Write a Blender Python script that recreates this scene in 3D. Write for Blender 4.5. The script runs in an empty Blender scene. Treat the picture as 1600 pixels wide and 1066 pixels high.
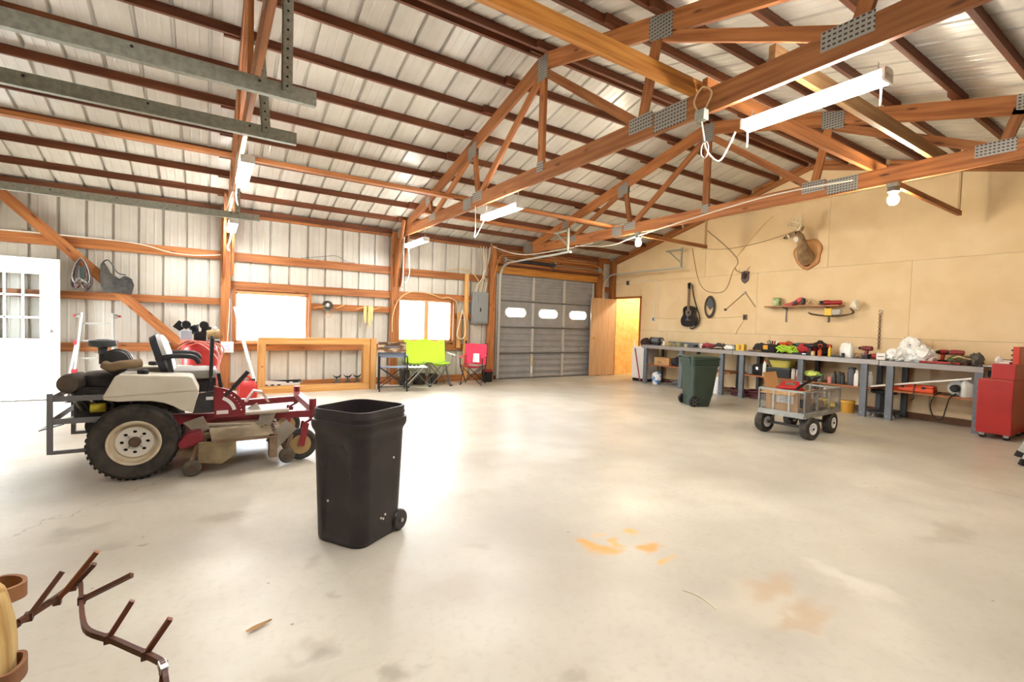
import bpy, bmesh, math, random
from mathutils import Vector as V, Matrix
from mathutils import noise as mnoise
random.seed(7)
SC = bpy.context.scene
COL = SC.collection
R = math.radians
PI = math.pi

# ------------------------------------------------------------------ camera
def camera():
    yaw, pitch, roll = R(32.72), R(-1.90), R(1.67)
    f = V((math.sin(yaw)*math.cos(pitch), math.cos(yaw)*math.cos(pitch), math.sin(pitch)))
    r0 = V((math.cos(yaw), -math.sin(yaw), 0)); u0 = r0.cross(f)
    r = r0*math.cos(roll)+u0*math.sin(roll); u = -r0*math.sin(roll)+u0*math.cos(roll)
    cd = bpy.data.cameras.new('camera'); cd.sensor_width = 36; cd.lens = 36*740/1600
    cd.clip_start = .05; cd.clip_end = 300
    co = bpy.data.objects.new('camera', cd); COL.objects.link(co)
    co.matrix_world = Matrix(((r.x, u.x, -f.x, 0), (r.y, u.y, -f.y, 0), (r.z, u.z, -f.z, 1.25), (0, 0, 0, 1)))
    SC.camera = co
camera()

# ------------------------------------------------------------------ sky and exposure
SKY = 14.0          # bright overcast day outside
TUBE = 46.0        # radiance of a lit fluorescent tube
BULB = 260.0
W = bpy.data.worlds.new('overcast_sky'); SC.world = W; W.use_nodes = True
_b = W.node_tree.nodes['Background']; _b.inputs[0].default_value = (.86, .93, 1, 1); _b.inputs[1].default_value = SKY
SC.view_settings.view_transform = 'Standard'
try: SC.view_settings.look = 'None'
except Exception: pass
SC.view_settings.gamma = 1; SC.view_settings.exposure = 1.75
SC.view_settings.use_curve_mapping = False
SC.cycles.use_denoising = True; SC.cycles.adaptive_threshold = .015
SC.cycles.max_bounces = 8; SC.cycles.diffuse_bounces = 5; SC.cycles.glossy_bounces = 3; SC.cycles.transparent_max_bounces = 12
SC.cycles.sample_clamp_indirect = 12
SC.cycles.caustics_reflective = False; SC.cycles.caustics_refractive = False
def portal(name, loc, rot, sx, sy):       # marks an opening for the sky's light, gives off nothing itself
    l = bpy.data.lights.new(name, 'AREA'); l.shape = 'RECTANGLE'; l.size = sx; l.size_y = sy
    l.cycles.is_portal = True
    o = bpy.data.objects.new(name, l); COL.objects.link(o); o.location = loc; o.rotation_euler = rot
portal('sky_portal_window', (.955, 9.42, 1.255), (R(-90), 0, 0), 1.15, .85)
portal('sky_portal_window', (3.83, 9.42, 1.295), (R(-90), 0, 0), 1.18, .85)
portal('sky_portal_doorway', (-2.82, 8.72, 1.0), (0, R(-90), 0), 2.0, .9)

# ------------------------------------------------------------------ helpers
def srgb(h):
    h = h.lstrip('#'); c = [int(h[i:i+2], 16)/255 for i in (0, 2, 4)]
    return tuple(x/12.92 if x <= .04045 else ((x+.055)/1.055)**2.4 for x in c)

MATS = {}
def mat(name, col, rough=.5, metal=0., col2=None, nscale=8., stretch=(1, 1, 1), mix=(.35, .65), bump=0., bscale=None,
        spec=.5, emit=0., rnd=0., coat=0., detail=4., alpha=1., trans=0.):
    if name in MATS: return MATS[name]
    m = bpy.data.materials.new(name); m.use_nodes = True; MATS[name] = m
    nt = m.node_tree; N = nt.nodes; L = nt.links
    b = N['Principled BSDF']
    c = srgb(col) if isinstance(col, str) else col
    b.inputs['Base Color'].default_value = (*c, 1); b.inputs['Roughness'].default_value = rough
    b.inputs['Metallic'].default_value = metal; b.inputs['Specular IOR Level'].default_value = spec
    b.inputs['Coat Weight'].default_value = coat; b.inputs['Alpha'].default_value = alpha
    b.inputs['Transmission Weight'].default_value = trans
    if emit:
        b.inputs['Emission Color'].default_value = (*c, 1); b.inputs['Emission Strength'].default_value = emit
    if not (col2 or bump or rnd): return m
    tc = N.new('ShaderNodeTexCoord'); mp = N.new('ShaderNodeMapping'); mp.inputs['Scale'].default_value = stretch
    oi = N.new('ShaderNodeObjectInfo'); ml = N.new('ShaderNodeVectorMath'); ml.operation = 'SCALE'
    L.new(oi.outputs['Random'], ml.inputs[3]); ml.inputs[0].default_value = (37, 53, 71)
    ad = N.new('ShaderNodeVectorMath'); ad.operation = 'ADD'
    L.new(tc.outputs['Object'], mp.inputs[0]); L.new(mp.outputs[0], ad.inputs[0]); L.new(ml.outputs[0], ad.inputs[1])
    out = None
    if col2:
        n = N.new('ShaderNodeTexNoise'); n.inputs['Scale'].default_value = nscale; n.inputs['Detail'].default_value = detail
        L.new(ad.outputs[0], n.inputs['Vector'])
        r = N.new('ShaderNodeValToRGB'); r.color_ramp.elements[0].position = mix[0]; r.color_ramp.elements[1].position = mix[1]
        c2 = srgb(col2) if isinstance(col2, str) else col2
        r.color_ramp.elements[0].color = (*c, 1); r.color_ramp.elements[1].color = (*c2, 1)
        L.new(n.outputs['Fac'], r.inputs[0]); out = r.outputs[0]
    if rnd:
        h = N.new('ShaderNodeHueSaturation')
        mr = N.new('ShaderNodeMapRange'); mr.inputs['To Min'].default_value = 1-rnd; mr.inputs['To Max'].default_value = 1+rnd
        L.new(oi.outputs['Random'], mr.inputs[0]); L.new(mr.outputs[0], h.inputs['Value'])
        if out: L.new(out, h.inputs['Color'])
        else: h.inputs['Color'].default_value = (*c, 1)
        out = h.outputs[0]
    if out: L.new(out, b.inputs['Base Color'])
    if bump:
        n2 = N.new('ShaderNodeTexNoise'); n2.inputs['Scale'].default_value = bscale or nscale; n2.inputs['Detail'].default_value = 6
        L.new(ad.outputs[0], n2.inputs['Vector'])
        bp = N.new('ShaderNodeBump'); bp.inputs['Strength'].default_value = bump; bp.inputs['Distance'].default_value = .01
        L.new(n2.outputs['Fac'], bp.inputs['Height']); L.new(bp.outputs[0], b.inputs['Normal'])
    return m

PM = {}                    # parent -> its matrix
class MB:
    def __init__(s): s.v = []; s.f = []
    def add(s, vs, fs):
        o = len(s.v); s.v += [tuple(v) for v in vs]; s.f += [tuple(i+o for i in f) for f in fs]; return s
    def box(s, a, b):
        x0, y0, z0 = a; x1, y1, z1 = b
        return s.add([(x0, y0, z0), (x1, y0, z0), (x1, y1, z0), (x0, y1, z0), (x0, y0, z1), (x1, y0, z1), (x1, y1, z1), (x0, y1, z1)],
                     [(3, 2, 1, 0), (4, 5, 6, 7), (0, 1, 5, 4), (1, 2, 6, 5), (2, 3, 7, 6), (3, 0, 4, 7)])
    def cb(s, c, d):       # box by centre and size
        return s.box([c[i]-d[i]/2 for i in range(3)], [c[i]+d[i]/2 for i in range(3)])
    def bar(s, p, q, w, h, up=(0, 0, 1)):
        p, q = V(p), V(q); x = (q-p).normalized(); up = V(up)
        if abs(x.dot(up)) > .99: up = V((0, 1, 0)) if abs(x.y) < .9 else V((1, 0, 0))
        y = up.cross(x).normalized(); z = x.cross(y)
        vs = []
        for e in (p, q):
            for a, b in ((-1, -1), (1, -1), (1, 1), (-1, 1)): vs.append(e+y*a*w/2+z*b*h/2)
        return s.add(vs, [(3, 2, 1, 0), (4, 5, 6, 7), (0, 1, 5, 4), (1, 2, 6, 5), (2, 3, 7, 6), (3, 0, 4, 7)])
    def tube(s, pts, r, n=8, closed=False):
        pts = [V(p) for p in pts]; k = len(pts); rr = r if isinstance(r, (list, tuple)) else [r]*k
        t0 = (pts[1]-pts[0]).normalized(); a = V((0, 0, 1)) if abs(t0.z) < .9 else V((1, 0, 0)); u = t0.cross(a).normalized()
        vs = []
        for i in range(k):
            if closed: t = pts[(i+1) % k]-pts[i-1]
            else: t = pts[min(i+1, k-1)]-pts[max(i-1, 0)]
            t = t.normalized() if t.length > 1e-9 else t0
            u = (u-t*u.dot(t)); u = u.normalized() if u.length > 1e-6 else t.orthogonal().normalized()
            w = t.cross(u)
            for j in range(n):
                an = 2*PI*j/n; vs.append(pts[i]+(u*math.cos(an)+w*math.sin(an))*rr[i])
        fs = []
        for i in range(k if closed else k-1):
            for j in range(n):
                a0 = i*n+j; a1 = i*n+(j+1) % n; b0 = ((i+1) % k)*n+j; b1 = ((i+1) % k)*n+(j+1) % n
                fs.append((a0, a1, b1, b0))
        if not closed: fs += [tuple(range(n-1, -1, -1)), tuple(range((k-1)*n, k*n))]
        return s.add(vs, fs)
    def lathe(s, prof, c=(0, 0, 0), axis=(0, 0, 1), n=24, closed=False, cap=True):
        c = V(c); z = V(axis).normalized(); x = z.orthogonal().normalized(); y = z.cross(x); vs = []; m = len(prof)
        for r, t in prof:
            for j in range(n):
                an = 2*PI*j/n; vs.append(c+z*t+(x*math.cos(an)+y*math.sin(an))*max(r, 1e-4))
        fs = []
        for i in range(m if closed else m-1):
            for j in range(n): fs.append((i*n+j, i*n+(j+1) % n, ((i+1) % m)*n+(j+1) % n, ((i+1) % m)*n+j))
        if cap and not closed: fs += [tuple(range(n-1, -1, -1)), tuple(range((m-1)*n, m*n))]
        return s.add(vs, fs)
    def cyl(s, c, r, h, axis=(0, 0, 1), n=20): return s.lathe([(r, -h/2), (r, h/2)], c, axis, n)
    def prism(s, poly, a, b, axis='y'):
        k = len(poly)
        def P(u, w, t): return {'y': (u, t, w), 'x': (t, u, w), 'z': (u, w, t)}[axis]
        vs = [P(u, w, a) for u, w in poly]+[P(u, w, b) for u, w in poly]
        return s.add(vs, [tuple(range(k-1, -1, -1)), tuple(range(k, 2*k))]+[(i, (i+1) % k, k+(i+1) % k, k+i) for i in range(k)])
    def ball(s, c, r, nu=16, nv=10):
        rx, ry, rz = r if isinstance(r, (tuple, list)) else (r, r, r); vs = []
        for i in range(1, nv):
            th = PI*i/nv
            for j in range(nu):
                an = 2*PI*j/nu; vs.append((c[0]+rx*math.sin(th)*math.cos(an), c[1]+ry*math.sin(th)*math.sin(an), c[2]+rz*math.cos(th)))
        vs += [(c[0], c[1], c[2]+rz), (c[0], c[1], c[2]-rz)]; t = len(vs)-2; fs = []
        for i in range(nv-2):
            for j in range(nu): fs.append((i*nu+j, (i+1)*nu+j, (i+1)*nu+(j+1) % nu, i*nu+(j+1) % nu))
        for j in range(nu): fs += [(t, j, (j+1) % nu), (t+1, (nv-2)*nu+(j+1) % nu, (nv-2)*nu+j)]
        return s.add(vs, fs)
    def xf(s, m, start=0):
        s.v[start:] = [tuple(m @ V(v)) for v in s.v[start:]]; return s
    def noise(s, amp, sc, seed=0, start=0):
        o = V((seed*7.3, seed*3.1, seed*5.7))
        s.v[start:] = [tuple(V(v)+mnoise.noise_vector(V(v)*sc+o)*amp) for v in s.v[start:]]; return s
    def build(s, name, m, parent=None, smooth=False, bevel=0., world=False, label=None, seg=2, kind=None):
        me = bpy.data.meshes.new(name)
        vs = s.v
        if world and parent is not None:
            iv = PM[parent.name].inverted(); vs = [tuple(iv @ V(v)) for v in vs]
        me.from_pydata(vs, [], s.f); me.update()
        bm = bmesh.new(); bm.from_mesh(me); bmesh.ops.recalc_face_normals(bm, faces=bm.faces); bm.to_mesh(me); bm.free()
        if smooth:
            me.polygons.foreach_set('use_smooth', [True]*len(me.polygons)); me.set_sharp_from_angle(angle=R(42))
        me.materials.append(m)
        o = bpy.data.objects.new(name, me); COL.objects.link(o)
        if parent is not None: o.parent = parent
        if bevel:
            md = o.modifiers.new('bevel', 'BEVEL'); md.width = bevel; md.segments = seg; md.limit_method = 'ANGLE'; md.angle_limit = R(40)
        if label: o['label'] = label
        if kind: o['kind'] = kind
        return o

def tag(o, label, cat=None, group=None, kind=None):
    o['label'] = label
    if cat: o['category'] = cat
    if group: o['group'] = group
    if kind: o['kind'] = kind
    return o
def thing(name, label=None, cat=None, loc=(0, 0, 0), rz=0., group=None, kind=None, rot=None):
    o = bpy.data.objects.new(name, None); COL.objects.link(o); o.empty_display_size = .1
    o.location = loc; o.rotation_euler = rot or (0, 0, rz)
    PM[o.name] = Matrix.Translation(V(loc)) @ (o.rotation_euler.to_matrix().to_4x4())
    if label: o['label'] = label
    if cat: o['category'] = cat
    if group: o['group'] = group
    if kind: o['kind'] = kind
    return o
def copy_tree(o, parent=None):
    c = o.copy(); COL.objects.link(c); c.parent = parent
    for ch in list(o.children): copy_tree(ch, c)
    return c
def place(o, loc, rz, label=None):
    o.location = loc; o.rotation_euler = (0, 0, rz)
    if label: o['label'] = label
    return o
def smooth_path(pts, n=6, closed=False):
    pts = [V(p) for p in pts]; k = len(pts); out = []
    for i in range(k if closed else k-1):
        if closed: a, b, c, d = pts[i-1], pts[i], pts[(i+1) % k], pts[(i+2) % k]
        else: a, b, c, d = pts[max(i-1, 0)], pts[i], pts[i+1], pts[min(i+2, k-1)]
        for j in range(n):
            t = j/n
            out.append(.5*((2*b)+(c-a)*t+(2*a-5*b+4*c-d)*t*t+(3*b-a-3*c+d)*t*t*t))
    if not closed: out.append(pts[-1])
    return out
def board(name, p, q, w, h, m, parent=None, up=(0, 0, 1), bevel=.004):
    """one plank as an object of its own, grain along its local x; w across, h along up"""
    p, q = V(p), V(q); x = (q-p).normalized(); up = V(up)
    if abs(x.dot(up)) > .99: up = V((0, 1, 0))
    y = up.cross(x).normalized(); z = x.cross(y); ln = (q-p).length
    o = MB().box((0, -w/2, -h/2), (ln, w/2, h/2)).build(name, m, parent, bevel=0)
    M = Matrix(((x.x, y.x, z.x, p.x), (x.y, y.y, z.y, p.y), (x.z, y.z, z.z, p.z), (0, 0, 0, 1)))
    o.matrix_basis = (PM[parent.name].inverted() @ M) if (parent is not None and parent.name in PM) else M
    return o
def plate(outer, holes, t, axis='y', at=0.):
    """flat plate with holes, thickness t, in the plane across axis; returns MB"""
    bm = bmesh.new(); es = []
    for loop in [outer]+holes:
        vs = [bm.verts.new((u, 0, w)) for u, w in loop]
        es += [bm.edges.new((vs[i], vs[(i+1) % len(vs)])) for i in range(len(vs))]
    g = bmesh.ops.triangle_fill(bm, edges=es, use_beauty=True, use_dissolve=False)
    fc = [f for f in g['geom'] if isinstance(f, bmesh.types.BMFace)]
    ex = bmesh.ops.extrude_face_region(bm, geom=fc)
    for v in ex['geom']:
        if isinstance(v, bmesh.types.BMVert): v.co.y += t
    bm.verts.index_update(); mb = MB()
    vs = [tuple(v.co) for v in bm.verts]
    if axis == 'x': vs = [(y, x, z) for x, y, z in vs]
    if axis == 'z': vs = [(x, z, y) for x, y, z in vs]
    i = {'x': 0, 'y': 1, 'z': 2}[axis]; vs = [tuple(c+(at if j == i else 0) for j, c in enumerate(v)) for v in vs]
    mb.add(vs, [tuple(v.index for v in f.verts) for f in bm.faces]); bm.free(); return mb
def ellipse(cx, cy, rx, ry, n=20, a0=0.): return [(cx+rx*math.cos(a0+2*PI*i/n), cy+ry*math.sin(a0+2*PI*i/n)) for i in range(n)]
def stadium(cx, cy, w, h, n=8):
    r = h/2; o = []
    for i in range(n+1): a = -PI/2+PI*i/n; o.append((cx+w/2-r+r*math.cos(a), cy+r*math.sin(a)))
    for i in range(n+1): a = PI/2+PI*i/n; o.append((cx-w/2+r+r*math.cos(a), cy+r*math.sin(a)))
    return o
def rsq(cx, cy, w, d, r, n=5):
    """rounded rectangle outline"""
    o = []
    for sx, sy, a in ((1, 1, 0), (-1, 1, PI/2), (-1, -1, PI), (1, -1, 3*PI/2)):
        for i in range(n+1):
            t = a+PI/2*i/n; o.append((cx+sx*(w/2-r)+r*math.cos(t), cy+sy*(d/2-r)+r*math.sin(t)))
    return o
def loft(rings, cap0=True, cap1=True):
    mb = MB(); n = len(rings[0]); vs = [p for r in rings for p in r]; fs = []
    for i in range(len(rings)-1):
        for j in range(n): fs.append((i*n+j, i*n+(j+1) % n, (i+1)*n+(j+1) % n, (i+1)*n+j))
    if cap0: fs.append(tuple(range(n-1, -1, -1)))
    if cap1: fs.append(tuple(range((len(rings)-1)*n, len(rings)*n)))
    return mb.add(vs, fs)

# ------------------------------------------------------------------ materials
def wood(name, c0, c1, rnd):
    """sawn lumber: grain along local x, scattered dark knots, each board a little different"""
    m = mat(name, c0, .6, col2=c1, nscale=2.2, stretch=(.7, 12, 12), bump=.12, rnd=rnd, detail=6)
    nt = m.node_tree; N = nt.nodes; L = nt.links; b = N['Principled BSDF']
    src = b.inputs['Base Color'].links[0].from_socket
    tc = N.new('ShaderNodeTexCoord'); oi = N.new('ShaderNodeObjectInfo'); mp = N.new('ShaderNodeMapping'); mp.inputs['Scale'].default_value = (2.6, 9, 9)
    L.new(tc.outputs['Object'], mp.inputs[0])
    ml = N.new('ShaderNodeVectorMath'); ml.operation = 'SCALE'; ml.inputs[0].default_value = (91, 17, 43); L.new(oi.outputs['Random'], ml.inputs[3])
    ad = N.new('ShaderNodeVectorMath'); ad.operation = 'ADD'; L.new(mp.outputs[0], ad.inputs[0]); L.new(ml.outputs[0], ad.inputs[1])
    v = N.new('ShaderNodeTexVoronoi'); v.inputs['Scale'].default_value = 1.0; L.new(ad.outputs[0], v.inputs['Vector'])
    mr = N.new('ShaderNodeMapRange'); L.new(v.outputs['Distance'], mr.inputs[0]); mr.inputs[1].default_value = .16; mr.inputs[2].default_value = .07; mr.inputs[3].default_value = 0; mr.inputs[4].default_value = .75
    mx = N.new('ShaderNodeMix'); mx.data_type = 'RGBA'; L.new(mr.outputs[0], mx.inputs[0]); L.new(src, mx.inputs[6]); mx.inputs[7].default_value = (*srgb('#4a2412'), 1)
    L.new(mx.outputs[2], b.inputs['Base Color']); return m
WOOD = wood('pine_lumber', '#b3743f', '#8f5429', .16)
WOODP = wood('shade_darkened_lumber', '#744021', '#572a12', .12)  # the purlins' unlit look is put into a darker wood colour
WOODL = mat('new_pine_lumber', '#e0b070', .55, col2='#cb924c', nscale=2.0, stretch=(.7, 12, 12), bump=.1, rnd=.06, detail=6)
WOODY = wood('yellow_pine_beam', '#c98a3c', '#a2621f', .05)
SIDING = mat('painted_siding', '#cfccc3', .32, col2='#c4c0b5', nscale=3, spec=.5)
ROOFM = mat('painted_roof_sheet', '#c6c2b8', .3, col2='#bbb6ab', nscale=3, spec=.5)
TAN = mat('tan_painted_plywood', '#ecd3a8', .62, col2='#e5c99a', nscale=2.5, bump=.05, bscale=40, rnd=.012)
GALV = mat('galvanized_steel', '#a6aa9c', .5, .25, col2='#8f9488', nscale=30, bump=.05)
GREYDOOR = mat('grey_door_paint', '#9d9d9f', .45, col2='#939395', nscale=5)
GREYDK = mat('grey_door_joint', '#5f5d5b', .45)
BLACK = mat('black_plastic', '#1b1a1c', .42, spec=.4)
RUBBER = mat('tyre_rubber', '#2b2926', .8, col2='#45403a', nscale=12, bump=.2)
DKMETAL = mat('dark_steel', '#34343a', .4, .5)
STEEL = mat('bare_steel', '#b9bab8', .3, .9)
ALU = mat('aluminium', '#bdbdb8', .4, .35)
WHITE = mat('white_plastic', '#eeeeea', .4)
WHITEM = mat('white_enamel', '#efeeea', .3)
GREYST = mat('grey_painted_steel', '#6f7680', .45, col2='#626971', nscale=9, bump=.05)
REDP = mat('red_enamel', '#b02a28', .38, col2='#a32422', nscale=4)
ORANGE = mat('orange_plastic', '#e2542a', .4)
REDPL = mat('red_plastic', '#c4302e', .4)
CARD = mat('cardboard', '#c99f6c', .8, col2='#bd915e', nscale=3, rnd=.05)
YELL = mat('yellow_plastic', '#e8c33a', .45)
LIME = mat('lime_cloth', '#c0ee3c', .75, bump=.2, bscale=60)
CORDW = mat('white_cord', '#eae4d4', .5)
CORDK = mat('black_cord', '#232220', .55)
CORDT = mat('tan_cable', '#d8bd8c', .55)
GLASS = None
def glass_mat():
    m = bpy.data.materials.new('window_glass'); m.use_nodes = True; nt = m.node_tree; N = nt.nodes; L = nt.links
    N.remove(N['Principled BSDF']); out = N['Material Output']
    t = N.new('ShaderNodeBsdfTransparent'); g = N.new('ShaderNodeBsdfGlossy'); g.inputs['Roughness'].default_value = .02
    t.inputs[0].default_value = (.96, .97, .97, 1)
    mx = N.new('ShaderNodeMixShader'); fr = N.new('ShaderNodeFresnel'); fr.inputs[0].default_value = 1.45
    L.new(fr.outputs[0], mx.inputs[0]); L.new(t.outputs[0], mx.inputs[1]); L.new(g.outputs[0], mx.inputs[2]); L.new(mx.outputs[0], out.inputs[0])
    return m
GLASS = glass_mat()
TUBEM = mat('lit_fluorescent_tube', (1, .97, .92), .4, emit=TUBE)
BULBM = mat('lit_bulb', (1, .88, .68), .4, emit=BULB)

def plate_mat():
    """galvanized truss plate with rows of punched slots"""
    m = bpy.data.materials.new('punched_truss_plate'); m.use_nodes = True; nt = m.node_tree; N = nt.nodes; L = nt.links; b = N['Principled BSDF']
    b.inputs['Metallic'].default_value = .6; b.inputs['Roughness'].default_value = .5
    tc = N.new('ShaderNodeTexCoord'); sp = N.new('ShaderNodeSeparateXYZ'); L.new(tc.outputs['Object'], sp.inputs[0])
    def fr(sock, k):
        a = N.new('ShaderNodeMath'); a.operation = 'MULTIPLY'; a.inputs[1].default_value = k; L.new(sock, a.inputs[0])
        f_ = N.new('ShaderNodeMath'); f_.operation = 'FRACT'; L.new(a.outputs[0], f_.inputs[0])
        c = N.new('ShaderNodeMath'); c.operation = 'SUBTRACT'; c.inputs[1].default_value = .5; L.new(f_.outputs[0], c.inputs[0])
        q = N.new('ShaderNodeMath'); q.operation = 'ABSOLUTE'; L.new(c.outputs[0], q.inputs[0]); return q.outputs[0]
    a = fr(sp.outputs[1], 34); c = fr(sp.outputs[2], 34)
    la = N.new('ShaderNodeMath'); la.operation = 'LESS_THAN'; la.inputs[1].default_value = .3; L.new(a, la.inputs[0])
    lc = N.new('ShaderNodeMath'); lc.operation = 'LESS_THAN'; lc.inputs[1].default_value = .2; L.new(c, lc.inputs[0])
    mu = N.new('ShaderNodeMath'); mu.operation = 'MULTIPLY'; L.new(la.outputs[0], mu.inputs[0]); L.new(lc.outputs[0], mu.inputs[1])
    mx = N.new('ShaderNodeMix'); mx.data_type = 'RGBA'; mx.inputs[6].default_value = (*srgb('#a9a8a0'), 1); mx.inputs[7].default_value = (*srgb('#4a4038'), 1)
    L.new(mu.outputs[0], mx.inputs[0]); L.new(mx.outputs[2], b.inputs['Base Color']); return m
PLATEM = plate_mat()

def concrete():
    m = bpy.data.materials.new('stained_concrete'); m.use_nodes = True; nt = m.node_tree; N = nt.nodes; L = nt.links; b = N['Principled BSDF']
    tc = N.new('ShaderNodeTexCoord'); pos = tc.outputs['Object']
    def noise(scale, det=5, vec=None):
        n = N.new('ShaderNodeTexNoise'); n.inputs['Scale'].default_value = scale; n.inputs['Detail'].default_value = det; L.new(vec or pos, n.inputs['Vector']); return n
    def ramp(fac, p0, c0, p1, c1):
        r = N.new('ShaderNodeValToRGB'); r.color_ramp.elements[0].position = p0; r.color_ramp.elements[1].position = p1
        r.color_ramp.elements[0].color = (*c0, 1); r.color_ramp.elements[1].color = (*c1, 1); L.new(fac, r.inputs[0]); return r.outputs[0]
    def mixc(fac, a, bcol, k=None):
        x = N.new('ShaderNodeMix'); x.data_type = 'RGBA'; L.new(fac, x.inputs[0]); L.new(a, x.inputs[6])
        x.inputs[7].default_value = (*bcol, 1); return x.outputs[2]
    base = ramp(noise(.7).outputs['Fac'], .35, srgb('#b4aea2'), .65, srgb('#d0cabc'))
    c = base
    mid = ramp(noise(3.2, 8).outputs['Fac'], .45, (0, 0, 0), .72, (.35, .35, .35)); c = mixc(mid, c, srgb('#b3a898'))
    fine = ramp(noise(26, 6).outputs['Fac'], .5, (0, 0, 0), .8, (.3, .3, .3)); c = mixc(fine, c, srgb('#a69b8b'))
    wob = noise(4.5, 6)
    ds = N.new('ShaderNodeVectorMath'); ds.operation = 'SCALE'; ds.inputs[3].default_value = .35; L.new(wob.outputs['Color'], ds.inputs[0])
    dp = N.new('ShaderNodeVectorMath'); dp.operation = 'ADD'; L.new(pos, dp.inputs[0]); L.new(ds.outputs[0], dp.inputs[1])
    def stain(x, y, rx, ry, col, k, soft=.8, rough=False):
        nonlocal c
        s = N.new('ShaderNodeVectorMath'); s.operation = 'SUBTRACT'; L.new(dp.outputs[0], s.inputs[0]); s.inputs[1].default_value = (x+.17, y+.17, .17)
        sc = N.new('ShaderNodeVectorMath'); sc.operation = 'MULTIPLY'; L.new(s.outputs[0], sc.inputs[0]); sc.inputs[1].default_value = (1/rx, 1/ry, 0)
        ln = N.new('ShaderNodeVectorMath'); ln.operation = 'LENGTH'; L.new(sc.outputs[0], ln.inputs[0])
        mr = N.new('ShaderNodeMapRange'); mr.interpolation_type = 'SMOOTHSTEP'; L.new(ln.outputs['Value'], mr.inputs[0])
        mr.inputs[1].default_value = 1; mr.inputs[2].default_value = 1-soft; mr.inputs[3].default_value = 0; mr.inputs[4].default_value = k
        c = mixc(mr.outputs[0], c, srgb(col))
    for a in ((-.62, 3.58, .22, .16, '#8c8478', .5), (.13, 3.39, .2, .15, '#948a7c', .5), (-.45, 3.25, .13, .09, '#8f8678', .4),
              (.48, 2.54, .09, .08, '#9a9080', .5), (.38, 1.9, .1, .07, '#a09686', .5), (.6, 1.6, .1, .08, '#a09686', .5), (.18, 1.75, .12, .08, '#9c927f', .45),
              (1.7, 3.3, .5, .3, '#d8d4cc', .4), (2.15, 1.15, .34, .28, '#d9cdb8', .55), (2.4, .9, .3, .2, '#b3a996', .4), (3.2, 1.2, .5, .35, '#b8ad9c', .35), (1.0, 2.0, .25, .15, '#b0a594', .4), (1.3, 2.3, .1, .08, '#9c9282', .4),
              (-.3, 4.0, .35, .1, '#9c9488', .35), (.75, 3.55, .2, .12, '#a59a88', .4), (.6, 1.62, .09, .07, '#8f8676', .5), (.35, 1.85, .1, .06, '#8a8172', .55), (.5, 2.2, .06, .05, '#968c7a', .5), (1.15, 1.25, .09, .06, '#948a78', .45), (3.6, 2.6, .7, .25, '#a89d8b', .35), (2.9, 3.6, .6, .3, '#e2dcd0', .4), (4.0, 1.0, .5, .12, '#8f846f', .4), (4.6, 2.2, .9, .4, '#b2a795', .3), (6.2, 1.2, .9, .5, '#ab9f8c', .35), (7.6, 2.6, .6, 1.0, '#a99e8c', .4), (7.9, 5.5, .5, 1.2, '#aea494', .4)): stain(*a)
    for a in ((1.86, 2.03, .07, .09, '#d49a3c', .9), (1.88, 1.94, .14, .07, '#d39a40', .9), (2.02, 1.96, .06, .06, '#d6a048', .8), (2.15, 1.84, .13, .075, '#d39638', .9), (2.2, 2.03, .08, .06, '#daa850', .8), (2.13, 1.65, .07, .05, '#dcac58', .8), (2.0, 2.1, .07, .05, '#dcae68', .5), (2.35, 1.2, .22, .12, '#b89264', .45), (2.2, 1.02, .3, .07, '#b08a5c', .45), (2.75, 1.05, .12, .3, '#e2dacb', .5), (-.28, 3.2, .06, .03, '#7d4f30', .5)):
        stain(*a, soft=.75)
    vo = N.new('ShaderNodeTexVoronoi'); vo.inputs['Scale'].default_value = 4.5; L.new(pos, vo.inputs['Vector'])
    sm = N.new('ShaderNodeMapRange'); L.new(vo.outputs['Distance'], sm.inputs[0]); sm.inputs[1].default_value = .045; sm.inputs[2].default_value = .02; sm.inputs[3].default_value = 0; sm.inputs[4].default_value = .7
    c = mixc(sm.outputs[0], c, srgb('#6e6252'))
    # hairline crack running out from under the mower
    sp = N.new('ShaderNodeSeparateXYZ'); L.new(dp.outputs[0], sp.inputs[0])
    def M2(op, a, b_=None, v=None):
        n = N.new('ShaderNodeMath'); n.operation = op
        (L.new(a, n.inputs[0]) if not isinstance(a, (int, float)) else setattr(n.inputs[0], 'default_value', a))
        if b_ is not None: (L.new(b_, n.inputs[1]) if not isinstance(b_, (int, float)) else setattr(n.inputs[1], 'default_value', b_))
        return n.outputs[0]
    d = M2('ABSOLUTE', M2('SUBTRACT', M2('SUBTRACT', M2('MULTIPLY', sp.outputs[0], 1.06), sp.outputs[1]), -4.68+.01))
    line = M2('LESS_THAN', d, .006); lim = M2('LESS_THAN', sp.outputs[0], .0)
    c = mixc(M2('MULTIPLY', M2('MULTIPLY', line, lim), .5), c, srgb('#8a8072'))
    L.new(c, b.inputs['Base Color'])
    rr = ramp(noise(1.6, 6).outputs['Fac'], .3, (.31, .31, .31), .75, (.48, .48, .48)); L.new(rr, b.inputs['Roughness'])
    bp = N.new('ShaderNodeBump'); bp.inputs['Strength'].default_value = .08; bp.inputs['Distance'].default_value = .01
    L.new(noise(14, 8).outputs['Fac'], bp.inputs['Height']); L.new(bp.outputs[0], b.inputs['Normal']); b.inputs['Specular IOR Level'].default_value = .5
    return m
CONC = concrete()

# ================================================================== THE BUILDING
XL, XR, YB, YS = -2.75, 9.15, -2.2, 9.36       # end wall, tan wall, back wall, siding of the window wall
YR, ZR, SL = 4.4, 4.30, .265                  # ridge line, underside of purlins at the ridge, roof pitch
def zp(y): return ZR-SL*abs(y-YR)             # underside of purlins / top of truss chords

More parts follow.
